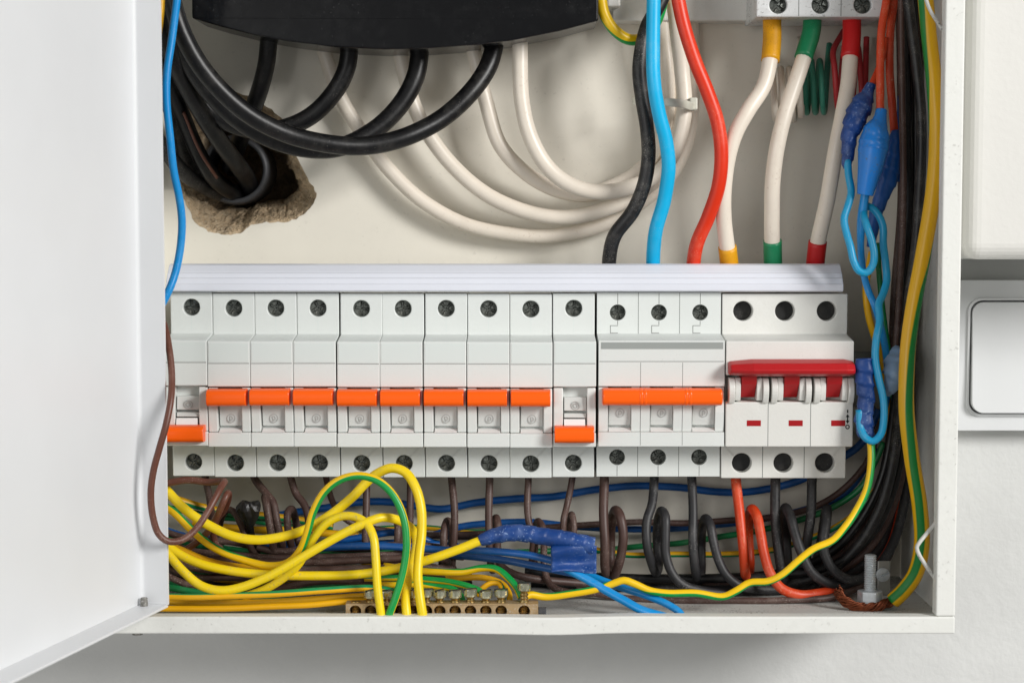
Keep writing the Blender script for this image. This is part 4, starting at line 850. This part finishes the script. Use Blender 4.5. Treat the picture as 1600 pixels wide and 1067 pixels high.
wire('earth_wire', 'yellow and green wire making the wide arch, green side down', 'c_yg', 12.5, [(215, 760, 60), (245, 782, 62), (272, 801, 64), (301, 829, 66), (338, 857, 69), (385, 876, 72), (422, 884, 76), (451, 878, 80), (470, 857, 83), (480, 830, 85), (489, 799, 86), (507, 768, 87), (532, 749, 88), (560, 743, 89), (590, 751, 90), (615, 774, 91), (631, 809, 92), (636, 849, 93), (631, 890, 94), (619, 932, 96), (608, 962, 96), (605, 975, 95)], phi=[(0, -110), (.25, -105), (.35, -180), (.44, -268), (.58, -285), (.66, -300), (.72, -328), (.8, -340), (1, -350)], group=G)
wire('yellow_wire', 'yellow wire of the low arch dropping to the brass bar\'s left part', 'c_yellow', 13.5, [(380, 932, 76), (410, 922, 77), (440, 905, 78), (464, 884, 79), (478, 862, 80), (492, 838, 81), (510, 818, 82), (532, 807, 83), (554, 807, 85), (572, 817, 88), (583, 838, 91), (587, 871, 93), (590, 915, 95), (596, 960, 96), (598, 972, 95)], group=G)
wire('yellow_wire', 'yellow wire of the front arch sagging lowest at the left', 'c_yellow', 14.5, [(215, 810, 80), (240, 838, 82), (263, 866, 84), (285, 891, 86), (313, 914, 87), (344, 922, 88), (379, 917, 88), (416, 902, 88), (454, 881, 88), (497, 856, 88), (541, 831, 88), (572, 816, 88), (597, 808, 86), (622, 812, 82), (642, 824, 78), (651, 842, 76), (648, 868, 78), (640, 896, 84), (634, 932, 92), (635, 960, 95), (636, 974, 95)], group=G)
wire('yellow_wire', 'yellow wire running right into the dark blue tape', 'c_yellow', 14.5, [(215, 818, 70), (240, 838, 72), (263, 854, 73), (285, 868, 74), (316, 881, 75), (369, 893, 76), (432, 898, 77), (494, 899, 78), (557, 897, 79), (619, 888, 80), (682, 870, 80), (720, 857, 80), (748, 846, 80), (775, 838, 80)], group=G)
wire('yellow_wire', 'yellow wire tucked behind the long yellow wire at the left', 'c_yg2', 12, [(215, 826, 58), (250, 846, 60), (285, 860, 62), (320, 874, 63), (360, 884, 64), (420, 890, 64), (480, 896, 62), (560, 904, 60), (640, 906, 58)], phi=200, group=G)
wire('earth_wire', 'orange yellow wire low along the cabinet floor, upper of two', 'c_yg2', 11, [(205, 932, 88), (263, 932, 88), (310, 932, 88), (354, 931, 88), (432, 927, 88), (510, 922, 86), (575, 918, 84), (610, 922, 83), (628, 930, 84)], phi=[(0, 250), (.4, 262), (.6, 285), (1, 285)], group=G)
wire('earth_wire', 'orange yellow wire low along the cabinet floor, lower of two', 'c_yg2', 10, [(205, 948, 84), (260, 950, 84), (338, 951, 84), (416, 948, 84), (479, 945, 84), (541, 939, 83), (575, 938, 82)], phi=[(0, 200), (1, 185)], group=G)
wire('green_wire', 'green wire at the lower left behind the floor wires', 'c_green', 11, [(205, 905, 74), (263, 917, 74), (307, 925, 74), (360, 934, 74), (430, 938, 74), (500, 936, 74), (560, 934, 72)], group=G)
wire('earth_wire', 'striped wire between the two orange floor wires', 'c_yg2', 10, [(205, 935, 76), (300, 941, 77), (400, 940, 78), (480, 936, 78), (550, 931, 78), (590, 930, 78)], phi=[(0, 150), (1, 200)], group=G)
# taped joint with its flag
tp = wire('tape_splice', 'dark blue taped joint with a flag of tape, on the yellow wire', 't_navy', 26, [(750, 845, 80, 17), (757, 842, 80, 21), (775, 836, 80, 25), (800, 832, 80, 27), (825, 833, 80, 27), (850, 837, 80, 27), (880, 842, 80, 28), (905, 848, 80, 28), (928, 852, 80, 27)], cat='taped splice', wrinkle=.08, ring=26, step=.0006)
b = bmesh.new(); n1, n2 = 20, 12; gr = []
for i in range(n1 + 1):
    row = []
    for j in range(n2 + 1):
        u, v_ = i / n1, j / n2
        p = P(861 + 71 * u, 852 + 42 * v_ - 4 * math.sin(u * 5) * v_ * .5, 82 + 1.5 * math.sin(u * 4 + v_ * 2) + 2.2 * math.sin(v_ * 7 + u) * (.4 + .6 * v_))
        row.append(b.verts.new(p))
    gr.append(row)
for i in range(n1):
    for j in range(n2): b.faces.new((gr[i][j], gr[i + 1][j], gr[i + 1][j + 1], gr[i][j + 1]))
fl = link(b, 'tape_flag', 't_navy', tp, smooth=True); md = fl.modifiers.new('thick', 'SOLIDIFY'); md.thickness = .0003
wire('blue_wire', 'azure wire from the tape flag to the rim, front one', 'c_azure', 14, [(870, 880, 78), (887, 889, 80), (912, 902, 82), (945, 921, 85), (975, 938, 88), (1003, 953, 91), (1030, 961, 93), (1060, 968, 94)])
wire('blue_wire', 'azure wire from the tape flag to the rim, rear one', 'c_azure', 12, [(900, 888, 70), (930, 902, 73), (975, 919, 77), (1012, 931, 81), (1043, 944, 86), (1062, 957, 90), (1068, 968, 92)])
wire('brown_wire', 'brown wire lying on the cabinet floor at the right', 'c_brown', 11, [(900, 922, 52), (980, 934, 56), (1060, 938, 60), (1150, 938, 61), (1240, 937, 61), (1300, 932, 58), (1350, 912, 46), (1388, 872, 34), (1408, 800, 28), (1416, 740, 24)])

# ------------------------------------------------------------------ brass earth bar, screws and the wires behind it
bar = empty('earth_bar', 'brass earth terminal bar with a row of screws behind the rim', 'terminal bar')
hx = [555, 579, 603, 625, 645, 666, 687, 711, 735, 759, 783, 819, 839]
zb0, zb1 = zFl + .0002, Z(943, 91)
b = bmesh.new(); x0, x1 = X(540, 91, 950), X(841, 91, 950); hzb = Z(954.5, 91); hr = 9.2 * mpp(700, 950, 91)
hl = [circle(X(h, 91, 950), hzb, hr if h != 839 else hr * .7, 20) for h in hx[:-1]]
ls = sheet_with_holes(b, [(x0, zb0), (x1, zb0), (x1, zb1), (x0, zb1)], hl, -.091)
bk = [b.verts.new((v.co.x, -.0835, v.co.z)) for v in ls[0]]
for i in range(4): b.faces.new((ls[0][i], ls[0][(i + 1) % 4], bk[(i + 1) % 4], bk[i]))
b.faces.new(bk)
for lp_ in ls[1:]:
    q = [b.verts.new((v.co.x, -.0845, v.co.z)) for v in lp_]
    for i in range(len(lp_)): b.faces.new((lp_[i], lp_[(i + 1) % len(lp_)], q[(i + 1) % len(q)], q[i]))
    b.faces.new(q)
bmesh.ops.recalc_face_normals(b, faces=b.faces)
bevel(link(b, 'bar', 'brass', bar), .0002, 1, 50)
def lathe(prof, n=20):
    bm = bmesh.new(); rows = [[bm.verts.new((r * math.cos(2 * math.pi * j / n), r * math.sin(2 * math.pi * j / n), z)) for j in range(n)] for r, z in prof]
    for a, c in zip(rows, rows[1:]):
        for j in range(n): bm.faces.new((a[j], a[(j + 1) % n], c[(j + 1) % n], c[j]))
    bm.faces.new(rows[0][::-1]); bm.faces.new(rows[-1]); bmesh.ops.recalc_face_normals(bm, faces=bm.faces); return bm
thr = [(.0016, -.004)]
for k in range(14): thr += [(.0016 + (.0003 if k % 2 else -.0002), -.004 + k * .0007)]
SHANK = mesh_of(lathe(thr + [(.0017, .0056)], 14), 'shank', 'brasssc')
hm = lathe([(.0018, .0), (.00265, .0002), (.0028, .0010), (.0028, .0026), (.0024, .0031), (.0012, .0032)], 22)
HEAD = mesh_of(hm, 'head', 'nickel')
b = bmesh.new(); box(b, -.0028, .0028, -.00035, .00035, .0026, .00335); SLOT = mesh_of(b, 'slot', 'dark')
for i, h in enumerate(hx[1:-1]):
    up = {819: .0030, 605: .0008}.get(h, random.uniform(-.0002, .0006))
    o = child(SHANK, 'screw', bar, (X(h, 87, 940), -.0872, zb1 + up - .0022)); o['label'] = 'brass screw in the earth bar'
    hd = child(HEAD, 'head', o, (0, 0, .0040)); hd.rotation_euler = (0, 0, random.uniform(0, 3))
    sl = child(SLOT, 'slot', o, (0, 0, .0040)); sl.rotation_euler = (0, 0, random.uniform(.2, 1.2))
for i, h in enumerate(hx[:-1]):                     # screw ends seen inside the wire holes
    if h in (555, 666, 687, 711, 735, 759, 783, 819):
        o = child(SHANK, 'clamp_screw_end', bar, (X(h, 91, 950), -.0872, hzb - .0008)); o.scale = (1.05, 1.05, .75)
b = bmesh.new(); p = P(848, 955, 86)
extrude_x(b, [(83, zFl + .0001), (89, zFl + .0001), (89, zFl + .0022), (87.5, zFl + .0040), (84, zFl + .0036)], X(841.5, 88, 950), X(853, 88, 950))
bmesh.ops.subdivide_edges(b, edges=b.edges[:], cuts=3, use_grid_fill=True)
for v in b.verts: v.co += Vector((mnoise.noise(v.co * 700), 0, .6 * mnoise.noise(v.co * 500 + Vector((3, 3, 3))))) * .0007
link(b, 'end_lug', 'conduit', bar)
G = 'green and yellow wires ending at the brass bar'
wire('earth_wire', 'striped wire bending down to the rightmost bar screw', 'c_yg', 11.5, [(600, 884, 60), (640, 890, 64), (680, 893, 66), (721, 893, 68), (752, 887, 70), (776, 889, 73), (796, 905, 77), (809, 922, 81), (814, 934, 83)], phi=[(0, 190), (.5, 250), (.7, 300), (.85, 330), (1, 330)], group=G)
wire('earth_wire', 'green topped wire reaching the fourth screw from the right', 'c_yg', 10.5, [(570, 903, 66), (620, 902, 68), (666, 905, 70), (705, 909, 73), (733, 916, 77), (752, 925, 80), (758, 936, 82)], phi=[(0, 290), (.6, 310), (1, 340)], group=G)
wire('earth_wire', 'striped wire curling down between two bar screws', 'c_yg', 10, [(590, 914, 72), (644, 913, 73), (682, 916, 74), (708, 920, 77), (721, 932, 80), (723, 944, 82)], phi=[(0, 200), (.5, 280), (1, 340)], group=G)
wire('earth_wire', 'dull orange wire curving down behind the bar screws', 'c_yg2', 10, [(600, 898, 56), (660, 900, 58), (711, 902, 60), (755, 902, 63), (783, 911, 68), (795, 926, 74), (797, 943, 79)], phi=200, group=G)
wire('earth_wire', 'short striped hook of wire behind the right bar screws', 'c_yg2', 9, [(744, 930, 72), (752, 920, 72), (765, 911, 72), (779, 911, 73), (785, 922, 76), (786, 938, 79)], phi=[(0, 200), (.6, 240), (1, 340)], group=G)

# ------------------------------------------------------------------ bolt, bracket
bolt = empty('earth_bolt', 'upright threaded zinc bolt with hex nut at the lower right corner', 'bolt')
bp = P(1359, 946, 70); s = mpp(1359, 920, 70)
zf = zFl
pr = [(9 * s, 0)]; n_t = 22; top = P(1359, 866, 70).z - bp.z
for k in range(n_t * 2): pr.append(((9.6 if k % 2 else 8.0) * s, top * (k + 1) / (n_t * 2 + 1)))
pr.append((7.4 * s, top))
b = lathe(pr, 20); bmesh.ops.translate(b, verts=b.verts, vec=bp); link(b, 'shank', 'steel', bolt, smooth=False)
b = bmesh.new(); bmesh.ops.create_cone(b, cap_ends=True, segments=6, radius1=20 * s, radius2=20 * s, depth=20 * s)
bmesh.ops.rotate(b, verts=b.verts, matrix=__import__('mathutils').Matrix.Rotation(.25, 3, 'Z'), cent=(0, 0, 0))
bmesh.ops.translate(b, verts=b.verts, vec=bp + Vector((0, 0, 14.5 * s))); bevel(link(b, 'nut', 'steel', bolt), .0006, 3)
b = bmesh.new(); bmesh.ops.create_cone(b, cap_ends=True, segments=36, radius1=22 * s, radius2=22 * s, depth=4 * s)
bmesh.ops.translate(b, verts=b.verts, vec=bp + Vector((0, 0, 2.0 * s))); bevel(link(b, 'washer', 'steel', bolt), .0003, 2)
br = empty('bracket', 'small grey metal tab with a slotted screw behind the bolt', 'bracket')
b = bmesh.new(); x0, x1 = X(1371, 44, 900), X(1391, 44, 900)
boxd(b, x0, x1, 43, 44.2, zf, Z(876, 44)); bevel(link(b, 'tab', 'rail', br), .0004)
o = bpy.data.objects.new('slotted_screw', screw_mesh(.0030, .45, .14, 'slot')); COL.objects.link(o); o.parent = br; o.location = (X(1380, 46, 897), -.0458, Z(898, 46))
o.data.materials[0] = M['steel']
